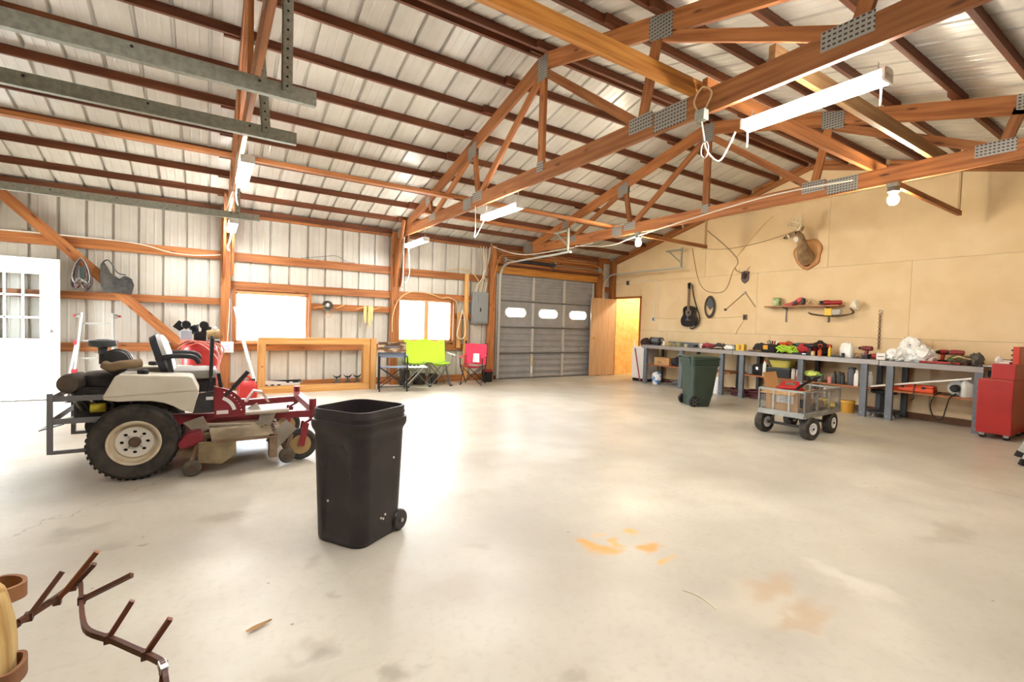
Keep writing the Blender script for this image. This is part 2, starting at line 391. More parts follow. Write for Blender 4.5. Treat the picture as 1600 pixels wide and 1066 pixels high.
# outside ground
g = MB().box((-60, -60, -.4), (60, 60, -.14)).build('ground', mat('pale_gravel', '#c9c2b4', .9, col2='#b3ab9b', nscale=2), kind='structure')
g['label'] = 'pale gravel ground outside the building'
# floor: a slab in two pours with a saw-cut joint between
fl = MB().box((XL-.2, YB-.2, -.14), (XR+1.7, YS+.2, -.012)).build('floor', mat('joint_concrete', '#8d8476', .9), kind='structure')
fl['label'] = 'stained bare concrete floor of the workshop'
PM['floor'] = Matrix.Identity(4)
for a, b in ((XL-.2, 5.437), (5.443, XR+1.7)):
    MB().box((a, YB-.2, -.012), (b, YS+.2, 0)).build('slab', CONC, fl)

# ---- ribbed sheet metal
RIB = .305
def rib_off(x):
    d = (x+RIB/2) % RIB-RIB/2
    a = abs(d)
    if a < .012: return .034
    if a < .02: return .034*(.02-a)/.008
    for k in (1, 2):
        e = abs((x % RIB)-RIB*k/3)
        if e < .008: return -.0028
        if e < .016: return -.0028*(.016-e)/.008
    return 0.
def rib_xs(a, b):
    xs = {round(a, 4), round(b, 4)}; k = math.floor(a/RIB)-1
    while k*RIB < b+RIB:
        for d in (-.02, -.012, .012, .02): xs.add(round(k*RIB+d, 4))
        for q in (1, 2):
            for d in (-.016, -.008, .008, .016): xs.add(round(k*RIB+RIB*q/3+d, 4))
        k += 1
    return sorted(x for x in xs if a-1e-6 <= x <= b+1e-6)
def sheet_strips(a, b, lo, hi, holes, fn):
    """vertical strips of the ribbed profile between lo and hi, left open where holes are; fn(x, off, t) -> point"""
    xs = set(rib_xs(a, b))
    for h in holes:
        for e in (h[0], h[1]):
            if a < e < b: xs.add(e)
    xs = sorted(xs); mb = MB()
    for x0, x1 in zip(xs, xs[1:]):
        m = (x0+x1)/2; iv = [(lo, hi)]
        for h in holes:
            if h[0] < m < h[1]:
                iv = [p for (p0, p1) in iv for p in ((p0, min(p1, h[2])), (max(p0, h[3]), p1)) if p[1]-p[0] > 1e-4]
        for p0, p1 in iv:
            mb.add([fn(x0, rib_off(x0), p0), fn(x1, rib_off(x1), p0), fn(x1, rib_off(x1), p1), fn(x0, rib_off(x0), p1)], [(0, 1, 2, 3)])
    return mb
def sheets(parent, name, a, b, lo, hi, holes, fn, m):
    x = a
    while x < b-1e-3:
        e = min(x+3*RIB, b); mb = sheet_strips(x, e, lo, hi, holes, fn)
        if mb.v: mb.build(name, m, parent, world=True)
        x = e

# ---- wall_left: sheet-metal wall with posts, girts and windows
WIN1 = (.38, 1.53, .83, 1.68); WIN2 = (3.24, 4.42, .87, 1.72); GAR = (5.55, 8.46, 0, 2.42)
wl = thing('wall_left', 'white ribbed metal wall with orange timber posts and girts', kind='structure')
x0 = math.floor((XL-.05)/(3*RIB))*3*RIB
sheets(wl, 'siding_sheet', x0, XR+.25, -.05, 3.16, [WIN1, WIN2, GAR], lambda x, o, t: (x, YS+o, t), SIDING)
YG = 9.322   # girt centre
def girt(x0, x1, z0, z1, m=WOOD, th=.04, y=YG): return board('girt', (x0, y, (z0+z1)/2), (x1, y, (z0+z1)/2), th, z1-z0, m, wl)
posts = ((.17, .31), (3.05, 3.19), (5.28, 5.42), (8.52, 8.66), (9.0, 9.13))
for a, b in posts:
    board('post', ((a+b)/2, 9.235, 0), ((a+b)/2, 9.235, 3.02), b-a, .13, WOOD, wl, up=(0, 1, 0))
board('post', (-2.62, 9.235, 0), (-2.62, 9.235, 3.02), .13, .13, WOOD, wl, up=(0, 1, 0))
bays = ((-2.55, .17), (.31, 3.05), (3.19, 5.28))
for a, b in bays:
    girt(a, b, 2.2, 2.345); girt(a, b, .68, .81); girt(a, b, 2.95, 3.09)
girt(5.42, 8.52, 2.95, 3.09); girt(8.66, 9.0, 2.95, 3.09); girt(8.66, 9.0, 2.2, 2.34); girt(5.42, 8.52, 2.79, 2.93)
girt(-2.55, .17, 1.45, 1.56)
girt(.31, 3.05, 1.72, 1.86); girt(3.19, 5.28, 1.74, 1.87)
girt(1.58, 3.05, 1.43, 1.545); girt(4.46, 4.72, 1.36, 1.47); girt(4.83, 5.28, 1.36, 1.47)
for a, b in bays: board('base_board', (a, YG, .07), (b, YG, .07), .04, .14, WOOD, wl)
# eave purlin above, doubled
for a, b in bays+((5.42, 8.52),): board('eave_beam', (a, 9.24, 3.03), (b, 9.24, 3.03), .04, .09, WOODP, wl)
# long diagonal brace by the entry door
board('diagonal_brace', (-2.52, 9.27, 2.99), (-.38, 9.27, .80), .04, .14, WOOD, wl)
# window studs
for x, z0, z1 in ((.36, .81, 1.72), (1.555, .81, 1.72), (3.215, .81, 1.74), (4.445, .81, 1.74)):
    board('window_stud', (x, 9.29, z0), (x, 9.29, z1), .04, .11, WOOD, wl, up=(0, 1, 0))
board('stud', (4.735, 9.26, 0), (4.735, 9.26, 2.34), .09, .04, WOODL, wl, up=(0, 1, 0))
board('stud', (4.57, 9.27, .72), (4.57, 9.27, 1.5), .09, .04, WOODL, wl, up=(0, 1, 0))
# header beams over the overhead door
board('door_header', (5.42, 9.23, 2.70), (8.52, 9.23, 2.70), .05, .13, WOOD, wl)
board('door_header', (5.42, 9.25, 2.50), (8.52, 9.25, 2.50), .05, .16, WOODY, wl)
board('door_header', (5.42, 9.20, 2.61), (8.52, 9.20, 2.61), .04, .05, WOODP, wl)
# knee braces from posts up to the trusses
for x in (.30, 3.17):
    for dx in (-.085, .03):
        board('knee_brace', (x+dx, 9.13, 1.95), (x+dx, 8.68, 3.17), .035, .13, WOOD, wl, up=(0, 1, 0))

# ---- windows
def window(n, w, label, mull):
    t = thing('window_%d' % n, label, kind='structure')
    fm = mat('window_trim_wood', '#d79a66', .5)
    a, b, z0, z1 = w
    for p, q in (((a, z0), (b, z0)), ((b, z0), (b, z1)), ((b, z1), (a, z1)), ((a, z1), (a, z0))):
        MB().bar((p[0], 9.36, p[1]), (q[0], 9.36, q[1]), .06, .06, up=(0, 1, 0)).build('frame', fm, t)
    if mull: MB().bar(((a+b)/2, 9.33, z0), ((a+b)/2, 9.33, z1), .09, .09, up=(0, 1, 0)).build('mullion', fm, t)
    xs = [a, (a+b)/2, b] if mull else [a, b]
    for p, q in zip(xs, xs[1:]): MB().box((p, 9.378, z0), (q, 9.382, z1)).build('pane', GLASS, t)
    MB().box((a-.06, 9.24, z0-.035), (b+.06, 9.345, z0-.005)).build('sill', WOOD, t)
window(1, WIN1, 'wide single-pane window blown out by daylight, beside the leaning shovel', False)
window(2, WIN2, 'two-pane window with wooden mullion above the lime double camp chair', True)

# ---- wall_right: the tan plywood gable wall
wr = thing('wall_right', 'tan painted plywood gable wall over the workbenches', kind='structure')
DOOR2 = (8.33, 9.2, 0, 2.03)
def ztop(y): return zp(y)+.085
def gable_cut(poly):
    """clip a polygon in (y, z) under the two roof lines"""
    for s in (1, -1):
        out = []
        def ins(p): return p[1] <= ZR+.085-SL*s*(p[0]-YR)+1e-9
        for i in range(len(poly)):
            a, b = poly[i-1], poly[i]
            ia, ib = ins(a), ins(b)
            if ia != ib:
                fa = a[1]-(ZR+.085-SL*s*(a[0]-YR)); fb = b[1]-(ZR+.085-SL*s*(b[0]-YR)); t = fa/(fa-fb)
                out.append((a[0]+(b[0]-a[0])*t, a[1]+(b[1]-a[1])*t))
            if ib: out.append(b)
        poly = out
        if len(poly) < 3: return []
    return poly
rows = ((.0, 1.215, 7.45), (1.215, 2.43, 7.75), (2.43, 3.65, 6.5), (3.65, 4.6, 5.2))
for z0, z1, off in rows:
    ys = [YB, YS]; y = off-2.44*5
    while y < YS:
        if y > YB+.1: ys.append(y)
        y += 2.44
    for e in DOOR2[:2]:
        if z0 < DOOR2[3] and all(abs(e-q) > .05 for q in ys): ys.append(e)
    ys = sorted(ys)
    for a, b in zip(ys, ys[1:]):
        zz0 = z0
        if a >= DOOR2[0]-.01 and b <= DOOR2[1]+.01 and z0 < DOOR2[3]:
            if z1 <= DOOR2[3]: continue
            zz0 = DOOR2[3]
        p = gable_cut([(a+.002, zz0+.002), (b-.002, zz0+.002), (b-.002, z1-.002), (a+.002, z1-.002)])
        if p: MB().prism(p, XR, XR+.014, 'x').build('plywood_panel', TAN, wr, world=True)
bk = gable_cut([(YB-.1, -.05), (DOOR2[0], -.05), (DOOR2[0], 5), (YB-.1, 5)])
bmat = mat('wall_backing', '#8c7450', .9)
MB().prism(bk, XR+.014, XR+.05, 'x').prism(gable_cut([(DOOR2[0], DOOR2[3]), (DOOR2[1], DOOR2[3]), (DOOR2[1], 5), (DOOR2[0], 5)]), XR+.014, XR+.05, 'x').prism(gable_cut([(DOOR2[1], -.05), (YS+.1, -.05), (YS+.1, 5), (DOOR2[1], 5)]), XR+.014, XR+.05, 'x').build('backing', bmat, wr)
# dark sill and splash at the foot of the wall behind the benches
board('sill_plate', (XR-.02, .2, .045), (XR-.02, 8.2, .045), .04, .09, mat('dark_sill', '#6b4a34', .8), wr)
# gable rafters with blocking at the wall head
for s in (1, -1):
    e = 4.85 if s > 0 else 6.55
    board('gable_rafter', (XR-.03, YR, ZR-.05), (XR-.03, YR+s*e, ZR-.05-SL*e), .04, .09, WOOD, wr)
    for k in range(9):
        y = YR+s*(.3+.545*k)
        board('blocking', (XR-.03, y-.2, zp(y-.2)+.035), (XR-.03, y+.2, zp(y+.2)+.035), .04, .06, WOOD, wr)
# conduit on the wall: switch drop and outlet run
# ---- the back wall and the end wall, behind and beside the camera
wb = thing('wall_back', 'ribbed metal wall behind the camera, darkened to cut bounce light', kind='structure')
sheets(wb, 'siding_sheet', x0, XR+.25, -.05, 2.63, [], lambda x, o, t: (x, YB-.04-o, t), mat('fill_cutting_siding', '#5f574c', .6, col2='#544c42', nscale=3))  # unseen wall, coloured dark to lower the fill light on the right
for z in (.1, .75, 1.5, 2.2, 2.5): board('girt', (XL, YB-.01, z), (XR, YB-.01, z), .04, .14, WOOD, wb)
we = thing('wall_end', 'white ribbed metal end wall with the open entry doorway', kind='structure')
ED = (8.27, 9.17, 0, 2.0)
def endfn(y, o, t): return (XL-.04-o, y, min(t, ztop(y)))
yy = YB-.1
while yy < YS:
    e = min(yy+3*RIB, YS+.1)
    sheet_strips(yy, e, -.05, 4.6, [ED], endfn).build('siding_sheet', SIDING, we, world=True); yy = e
for z in (.75, 1.5, 2.27, 3.0): board('girt', (XL-.01, YB, z), (XL-.01, 8.2, z), .04, .14, WOOD, we)
for y in (8.22, 9.22): board('jamb', (XL-.01, y, 0), (XL-.01, y, 2.05), .09, .1, WHITEM, we, up=(0, 1, 0))
board('jamb', (XL-.01, 8.2, 2.05), (XL-.01, 9.25, 2.05), .09, .09, WHITEM, we)

# ---- ceiling: ribbed roof sheets over purlins
ce = thing('ceiling', 'white ribbed metal roof sheets over purlins with shade-darkened brown colour', kind='structure')
NRM = math.sqrt(1+SL*SL)
for s in (1, -1):
    def rf(x, o, t, s=s): return (x, YR+s*t/NRM, ZR+.088-SL*t/NRM+o)
    sheets(ce, 'roof_sheet', x0-RIB*0, XR+.3, 0, 5.45*NRM if s > 0 else 7.0*NRM, [], rf, ROOFM)
MB().bar((XL-.3, YR, ZR+.13), (XR+.3, YR, ZR+.13), .4, .01).build('ridge_cap', SIDING, ce)
TX = (.27, 3.15, 6.14)
segs = [(XL, TX[0]+.16), (TX[0]-.16, TX[1]+.16), (TX[1]-.16, TX[2]+.16), (TX[2]-.16, XR)]
py = [4.46, 4.98, 5.52, 6.05, 6.61, 7.16, 7.68, 8.2, 8.76]
for s in (1, -1):
    for y in py+([9.3, 9.84, 10.38, 10.9] if s < 0 else []):
        Y = y if s > 0 else 2*YR-y
        for k, (a, b) in enumerate(segs):
            yy = Y+(.02 if k % 2 else -.02)
            board('purlin', (a, yy, zp(yy)+.044), (b, yy, zp(yy)+.044), .038, .088, WOODP, ce)

# ---- trusses
def truss(x, label, gusset=True):
    t = thing('roof_truss', label, 'truss', (x, YR, 2.88), group='timber roof trusses with punched steel plates')
    TH = .038
    for s in (1, -1):
        e = 4.78 if s > 0 else 6.5
        board('top_chord', (x, YR, ZR-.088), (x, YR+s*e, ZR-.088-SL*e), TH, .17, WOOD, t)
        def P(dy, z): return (x, YR+s*dy, z)
        xo = x
        board('web', P(.06, 4.06), P(1.43, 3.04), TH, .085, WOOD, t)
        board('web', P(1.62, 3.72), P(1.48, 3.04), TH, .085, WOOD, t, up=(0, 1, 0))
        board('web', P(1.7, 3.66), P(3.02, 3.03), TH, .085, WOOD, t)
        board('web', P(3.2, 3.34), P(3.1, 3.02), TH, .085, WOOD, t, up=(0, 1, 0))
    board('bottom_chord', (x, YR-5.0, 2.97), (x, YR+4.75, 2.97), TH, .18, WOOD, t)
    board('king_post', (x, YR, 4.1), (x, YR, 3.05), TH, .1, WOOD, t, up=(0, 1, 0))
    def gp(y0, y1, z0, z1, sl=0.):
        for sd in (-1, 1):
            poly = [(y0-YR, z0-2.88), (y1-YR, z0-2.88+sl*(y1-y0)), (y1-YR, z1-2.88+sl*(y1-y0)), (y0-YR, z1-2.88)]
            MB().prism(poly, sd*(TH/2+.0005), sd*(TH/2+.003), 'x').build('gusset_plate', PLATEM, t)
    gp(YR-.09, YR+.09, 4.0, 4.27)
    gp(YR-.06, YR+.06, 2.98, 3.1)
    for s in (1, -1):
        gp(YR+s*1.48-.13, YR+s*1.48+.13, 2.96, 3.09)
        gp(YR+s*1.66-.12, YR+s*1.66+.12, 3.62, 3.82, -SL*s)
        gp(YR+s*3.05-.14, YR+s*3.05+.14, 2.96, 3.08)
        gp(YR+s*3.25-.08, YR+s*3.25+.08, 3.28, 3.42, -SL*s)
        gp(YR+s*4.55-.16, YR+s*4.55+.16, 2.9, 3.08)
    gp(YR-1.95, YR-1.63, 2.89, 3.06); gp(YR+1.65, YR+1.9, 2.89, 3.06)
    return t
truss(TX[0], 'roof truss running almost straight overhead, behind the galvanized tracks on the left')
truss(TX[1], 'nearest full roof truss, crossing the middle of the picture above the black trash can')
truss(TX[2], 'roof truss closest to the tan wall, carrying the two bare bulbs')

# longitudinal braces lying on the bottom chords
def brace(p, q, h, m, label, w=.04):
    o = board('truss_brace', p, q, w, h, m); tag(o, label, 'brace', 'long boards tying the trusses together'); return o
brace((XL, 2.41, 3.125), (3.5, 2.41, 3.125), .12, WOODY, 'wide yellowish beam resting on the nearest full truss, upper middle', .045)
brace((3.18, 2.33, 3.12), (6.45, 2.33, 3.12), .115, WOOD, 'brown beam between the two farther trusses, behind the brightest tube light', .045)
brace((3.18, 1.82, 3.125), (6.7, 1.82, 3.125), .125, mat('weathered_beam', '#b08a5c', .6, col2='#936a3c', nscale=2.5, stretch=(.6, 9, 9)), 'greyish-tan beam behind the bright long tube light, upper right', .045)
brace((XL, 6.36, 3.09), (3.3, 6.36, 3.09), .045, WOOD, 'thin flat board on the bottom chords, passing behind the brightest left lamp', .09)
brace((3.0, 6.33, 3.09), (6.3, 6.33, 3.09), .045, WOOD, 'thin flat board between the two farther trusses above the overhead door track', .09)
brace((3.0, 7.5, 3.09), (6.5, 7.5, 3.09), .05, WOOD, 'lower flat board running towards the overhead door hanger', .09)

# ---- overhead door (door_1)
d1 = thing('door_1', 'grey ribbed sectional overhead door with three oval windows', kind='structure', loc=((5.55+8.46)/2, 9.3, 0))
gx = [5.575, 6.535, 7.475, 8.435]; sec = .605
for r in range(4):
    z0 = .01+r*sec; z1 = z0+sec-.012
    for c in range(3):
        a, b = gx[c]+.012, gx[c+1]-.012
        if r == 2:
            cx = (a+b)/2; lp = stadium(cx, z0+.33, .56, .2)
            pn = plate([(a, z0), (b, z0), (b, z1), (a, z1)], [lp], .02, 'y', 9.30).build('panel', GREYDOOR, d1, world=True)
            PM[pn.name] = PM[d1.name]
            st = stadium(cx, z0+.33, .60, .235); MB()
            plate(st, [stadium(cx, z0+.33, .55, .19)], .012, 'y', 9.288).build('window_gasket', WHITEM, pn, world=True)
            MB().box((cx-.27, 9.312, z0+.235), (cx+.27, 9.315, z0+.425)).build('window_pane', GLASS, pn, world=True)
        else:
            poly = []; k = 24
            for i in range(k+1):
                z = z0+(z1-z0)*i/k; y = 9.30+(.0 if (i % 6) < 3 else .02)
                poly.append((y, z))
            poly += [(9.335, z1), (9.335, z0)]
            MB().prism(poly, a, b, 'x').build('panel', GREYDOOR, d1, world=True)
    MB().box((gx[0], 9.275, z1-.012), (gx[3], 9.318, z1+.014)).build('section_joint', GREYDK, d1, world=True)
for k, x in enumerate(gx):
    w = .028 if k in (1, 2) else .022
    for r in range(4): MB().box((x-w, 9.268, .01+r*sec+.02), (x+w, 9.30, .01+(r+1)*sec-.035)).build('stile', mat('light_grey_stile', '#c2beb6', .4), d1, world=True)
MB().box((gx[0], 9.27, 0), (gx[3], 9.32, .03)).build('bottom_seal', GREYDK, d1, world=True)
MB().box((8.0, 9.262, .68), (8.14, 9.285, .71)).build('lift_handle', STEEL, d1, world=True)
MB().box((8.2, 9.262, 1.22), (8.26, 9.285, 1.26)).build('slide_latch', mat('brass', '#b89a4a', .4, .7), d1, world=True)
MB().box((6.51, 9.26, .36), (6.56, 9.268, .52)).build('sticker', mat('manila_sticker', '#d9c48c', .7), d1, world=True)
MB().box((6.51, 9.26, .12), (6.55, 9.268, .28)).build('sticker', WHITE, d1, world=True)
MB().box((gx[0], 9.336, .02), (gx[1]-.3, 9.342, .05)).build('bottom_plate', GREYDK, d1, world=True)
for x in gx: MB().box((x-.04, 9.336, .0), (x+.04, 9.346, 2.44)).build('stile_leak_backing', GREYDK, d1, world=True)  # backing strips added to stop sky light leaking between panels
for r in range(4): MB().box((gx[0], 9.336, (r+1)*sec-.03), (gx[3], 9.346, (r+1)*sec+.03)).build('joint_leak_backing', GREYDK, d1, world=True)  # same light-blocking backing, added behind the section joints
for a, b in ((5.44, 5.6), (8.41, 8.56)): board('door_jamb', ((a+b)/2, 9.354, 0), ((a+b)/2, 9.354, 2.6), b-a, .012, WOOD, wl, up=(0, 1, 0))
board('door_jamb', (5.44, 9.354, 2.5), (8.56, 9.354, 2.5), .012, .2, WOOD, wl)
# tracks with the curve at the top
def track(x, side, label, z=2.62, yend=6.75, xo=0):
    t = thing('door_track', label, 'door track', (x, 9.2, 0), group='steel tracks of the overhead door')
    pts = [(x, 9.22, .02), (x, 9.22, 1.2), (x, 9.22, 2.28), (x, 9.2, 2.42), (x, 9.12, 2.53), (x, 9.0, 2.59), (x, 8.85, z), (x, 8.0, z), (x, yend, z)]
    mb = MB()
    for p, q in zip(pts, pts[1:]): mb.bar(p, q, .055, .03, up=(0, 1, 0) if abs(p[2]-q[2]) > .1 else (0, 0, 1))
    mb.build('rail', mat('light_galvanized', '#c9cac6', .4, .6), t, world=True)
    MB().box((x+side*.05-.02, 9.24, .1), (x+side*.05+.02, 9.28, 2.45)).build('jamb_bracket', STEEL, t, world=True)
    mb = MB().bar((x, yend+.08, z), (x, yend+.08, 3.06), .03, .03, up=(0, 1, 0)).bar((x, yend+.12, 3.02), (x, yend+.5, 3.02), .03, .03).bar((x, yend+.08, z+.1), (x, yend+.42, 3.0), .02, .02)
    mb.build('hanger', GALV, t, world=True)
    return t
track(5.55, -1, 'left track of the overhead door curving up to a hanger under the roof')
track(8.72, 1, 'right track of the overhead door along the tan wall', yend=6.72)
sp = thing('torsion_spring', 'dark torsion spring bar above the grey overhead door', 'spring', (5.6, 9.12, 2.72))
MB().tube([(5.6, 9.12, 2.72), (8.5, 9.12, 2.72)], .014, 8).build('shaft', STEEL, sp, world=True)
coil = [(5.9+.0022*i*1.0, 9.12+.035*math.cos(i*.9), 2.72+.035*math.sin(i*.9)) for i in range(520)]
MB().tube(coil, .008, 5).build('coil', DKMETAL, sp, world=True, smooth=True)
for x in (5.62, 8.48):
    MB().lathe([(.055, -.03), (.06, -.02), (.045, 0), (.06, .02), (.055, .03)], (x, 9.12, 2.72), (1, 0, 0), 18).build('cable_drum', GALV, sp, world=True, smooth=True)
MB().box((7.0, 9.1, 2.66), (7.05, 9.2, 2.8)).build('centre_bracket', STEEL, sp, world=True)
# left overhead tracks of the doors in the end wall
def end_track(y, x1, label, drop, z=2.65, zt=3.02):
    t = thing('overhead_track', label, 'door track', (XL, y, z), group='galvanized tracks of the end-wall doors')
    prof = [(-.012, -.045), (.03, -.045), (.03, -.04), (-.006, -.04), (-.006, .04), (.03, .04), (.03, .045), (-.012, .045)]
    MB().prism([(y+a, z+b) for a, b in prof], XL+.05, x1, 'x').build('rail', GALV, t, world=True)
    for (xa, ya, xb, yb_) in drop:
        MB().prism([(xa-.03, z+.0), (xa+.03, z+.0), (xb+.03, zt), (xb-.03, zt)], y-.02, y-.016, 'y').prism([(xa-.03, z), (xa-.026, z), (xb-.026, zt), (xb-.03, zt)], y-.02, y+.02, 'y').build('hanger_strap', GALV, t, world=True)
        n_ = int((zt-z)/.055)
        for k in range(n_):
            f_ = (k+.5)/n_
            MB().cyl((xa+(xb-xa)*f_, y-.021, z+f_*(zt-z)), .007, .004, (0, 1, 0), 8).build('strap_hole', BLACK, t, world=True)
    for k in range(5): MB().cyl((XL+.6+.6*k, y-.013, z+.02), .008, .004, (0, 1, 0), 8).build('bolt', DKMETAL, t, world=True)
end_track(3.28, .57, 'nearest galvanized track at the upper left, ending in a punched tab', [(.40, 0, .40, 0)], zt=3.95)
end_track(4.08, .57, 'middle galvanized track at the left, with a lapped joint', [(.36, 0, .31, 0)], zt=3.3)
end_track(7.6, .6, 'far galvanized track just under the left eave', [(.33, 0, .33, 0)])

# ---- plywood door into the side room (door_2) and the room behind it
OSB = mat('osb_board', '#eed49a', .7, col2='#e2bf78', nscale=9, stretch=(1, 1, 1), bump=.1, bscale=30)
PLYD = mat('wood_veneer_door', '#c8ac90', .5, col2='#bc9a78', nscale=2.5, stretch=(8, 8, .6), bump=.05)
d2 = thing('door_2', 'brown wood-veneer door standing open in front of the overhead door', kind='structure', loc=(XR, 9.2, 0))
MB().box((8.27, 9.145, .015), (9.13, 9.185, 2.02)).build('leaf', PLYD, d2, world=True, bevel=.003)
kb = MB().lathe([(.012, 0), (.012, .03), (.03, .04), (.033, .055), (.022, .07), (.004, .073)], (8.34, 9.145, .98), (0, -1, 0), 16).build('knob', mat('brass', '#b89a4a', .4, .7), d2, world=True, smooth=True)
jm = mat('door_casing_wood', '#a8642c', .55)
for a, b in (((XR-.012, 9.2, 0), (XR+.05, 9.25, 2.08)), ((XR-.012, 8.28, 0), (XR+.05, 8.33, 2.08)), ((XR-.012, 8.28, 2.03), (XR+.05, 9.25, 2.08))):
    MB().box(a, b).build('casing', jm, d2, world=True)
for z in (.25, 1.0, 1.75): MB().cyl((9.135, 9.16, z), .01, .1, (0, 0, 1), 8).build('hinge', STEEL, d2, world=True)
sr = thing('wall_side_room', 'orange OSB-lined side room seen through the open doorway', kind='structure')
X0, X1 = XR+.05, 10.55
MB().box((X1, 7.7, 0), (X1+.03, 9.29, 2.6)).build('osb_panel', OSB, sr)
MB().box((X0, 9.26, 0), (X1, 9.29, 2.6)).build('osb_panel', OSB, sr)
MB().box((X0, 7.67, 0), (X1, 7.7, 2.6)).build('osb_panel', OSB, sr)
MB().box((X0, 7.67, 2.6), (X1, 9.29, 2.63)).build('osb_panel', OSB, sr)
rl = thing('room_bulb', 'lit bulb inside the orange side room', 'light bulb', (9.8, 8.3, 2.45))
MB().lathe([(.018, .14), (.018, .08), (.045, .03), (.05, 0), (.03, -.04), (.003, -.05)], (0, 0, 0), (0, 0, 1), 14).build('bulb', mat('side_room_bulb', (1, .94, .82), .4, emit=180), rl, smooth=True)
MB().cyl((0, 0, .142), .04, .02).build('socket', WHITE, rl)

# ---- white entry door standing open along the left wall (door_3)
d3 = thing('door_3', 'overexposed white entry door with a nine-lite window, standing open at far left', kind='structure', loc=(-2.7, 9.15, 0))
xa, xb = -2.68, -1.77
wx0, wx1, wz0, wz1 = -2.5, -1.96, .86, 1.78
hl = [(wx0, wz0), (wx1, wz0), (wx1, wz1), (wx0, wz1)]
plate([(xa, .02), (xb, .02), (xb, 1.99), (xa, 1.99)], [hl], .045, 'y', 9.11).build('leaf', WHITEM, d3, world=True)
for i in range(3):
    for j in range(3):
        a = wx0+(wx1-wx0)*i/3; b = wx0+(wx1-wx0)*(i+1)/3; c = wz0+(wz1-wz0)*j/3; d = wz0+(wz1-wz0)*(j+1)/3
        MB().box((a+.01, 9.13, c+.01), (b-.01, 9.134, d-.01)).build('pane', GLASS, d3, world=True)
for i in range(4): MB().box((wx0+(wx1-wx0)*i/3-.012, 9.1, wz0), (wx0+(wx1-wx0)*i/3+.012, 9.165, wz1)).build('muntin', WHITEM, d3, world=True)
for j in range(4): MB().box((wx0, 9.1, wz0+(wz1-wz0)*j/3-.012), (wx1, 9.165, wz0+(wz1-wz0)*j/3+.012)).build('muntin', WHITEM, d3, world=True)
MB().lathe([(.025, 0), (.012, .01), (.012, .03), (.028, .045), (.028, .06), (.004, .068)], (-1.85, 9.11, .98), (0, -1, 0), 16).build('knob', STEEL, d3, world=True, smooth=True)
for z0, z1 in ((.15, .72),):
    for a, b in ((-2.55, -2.27), (-2.19, -1.92)): plate([(a, z0), (b, z0), (b, z1), (a, z1)], [[(a+.03, z0+.03), (b-.03, z0+.03), (b-.03, z1-.03), (a+.03, z1-.03)]], .008, 'y', 9.103).build('raised_moulding', WHITEM, d3, world=True)

# ================================================================== LIGHTS THE PLACE HAS, AND ONE ADDED
def shop_light(loc, label, ln=.9, zc=2.88, chain=True):
    """hanging two-tube fixture, long axis along y"""
    t = thing('shop_light', label, 'light fixture', loc, group='hanging tube lights')
    MB().prism([(-.045, .012), (.045, .012), (.035, .045), (-.035, .045)], -ln/2, ln/2, 'y').build('housing', WHITEM, t)
    MB().prism([(-.06, .012), (-.06, -.004), (-.048, -.03), (.048, -.03), (.06, -.004), (.06, .012)], -ln/2+.02, ln/2-.02, 'y').build('diffuser', TUBEM, t)
    for e in (-1, 1):
        MB().box((-.06, e*(ln/2-.012)-.008, -.03), (.06, e*(ln/2-.012)+.008, .04)).build('end_cap', WHITE, t)
        h = zc-loc[2]
        pts = [(.004*((k % 2)*2-1), e*(ln/2-.06), .05+(h-.05)*k/10) for k in range(11)]
        MB().tube(pts, .004, 5).build('chain', STEEL, t)
    return t
shop_light((3.36, 1.66, 2.78), 'brightest long tube light hanging at the upper right')
shop_light((3.17, 5.28, 2.70), 'tube light hanging under the middle of the nearest full truss')
shop_light((3.1, 8.05, 2.66), 'small tube light near the post between the two windows')
shop_light((.3, 5.55, 2.72), 'tube light seen end-on, upper of two above the left window post')
shop_light((.3, 8.35, 2.62), 'tube light seen end-on, lower of two above the left window post')
shop_light((.3, 1.6, 2.72), 'added fill tube light overhead, above the camera and out of frame')  # extra unseen fixture, added to raise the brightness
def bulb(loc, label):
    t = thing('bare_bulb', label, 'light bulb', loc, group='bare bulbs on the far truss')
    MB().lathe([(.002, -.13), (.03, -.122), (.05, -.09), (.05, -.06), (.03, -.02), (.02, .0)], (0, 0, -.03), (0, 0, 1), 18).build('bulb', BULBM, t, smooth=True)
    MB().lathe([(.035, -.04), (.055, -.02), (.055, .03)], (0, 0, 0), (0, 0, 1), 16).build('socket', mat('porcelain_socket', '#6f6a60', .4), t)
    MB().box((-.05, -.05, .03), (.05, .05, .07)).build('junction_box', GALV, t)
    return t
bulb((6.14, 5.68, 2.81), 'bare bulb under the far truss near the corner')
bulb((6.14, 2.12, 2.81), 'bare bulb under the far truss above the workbench')

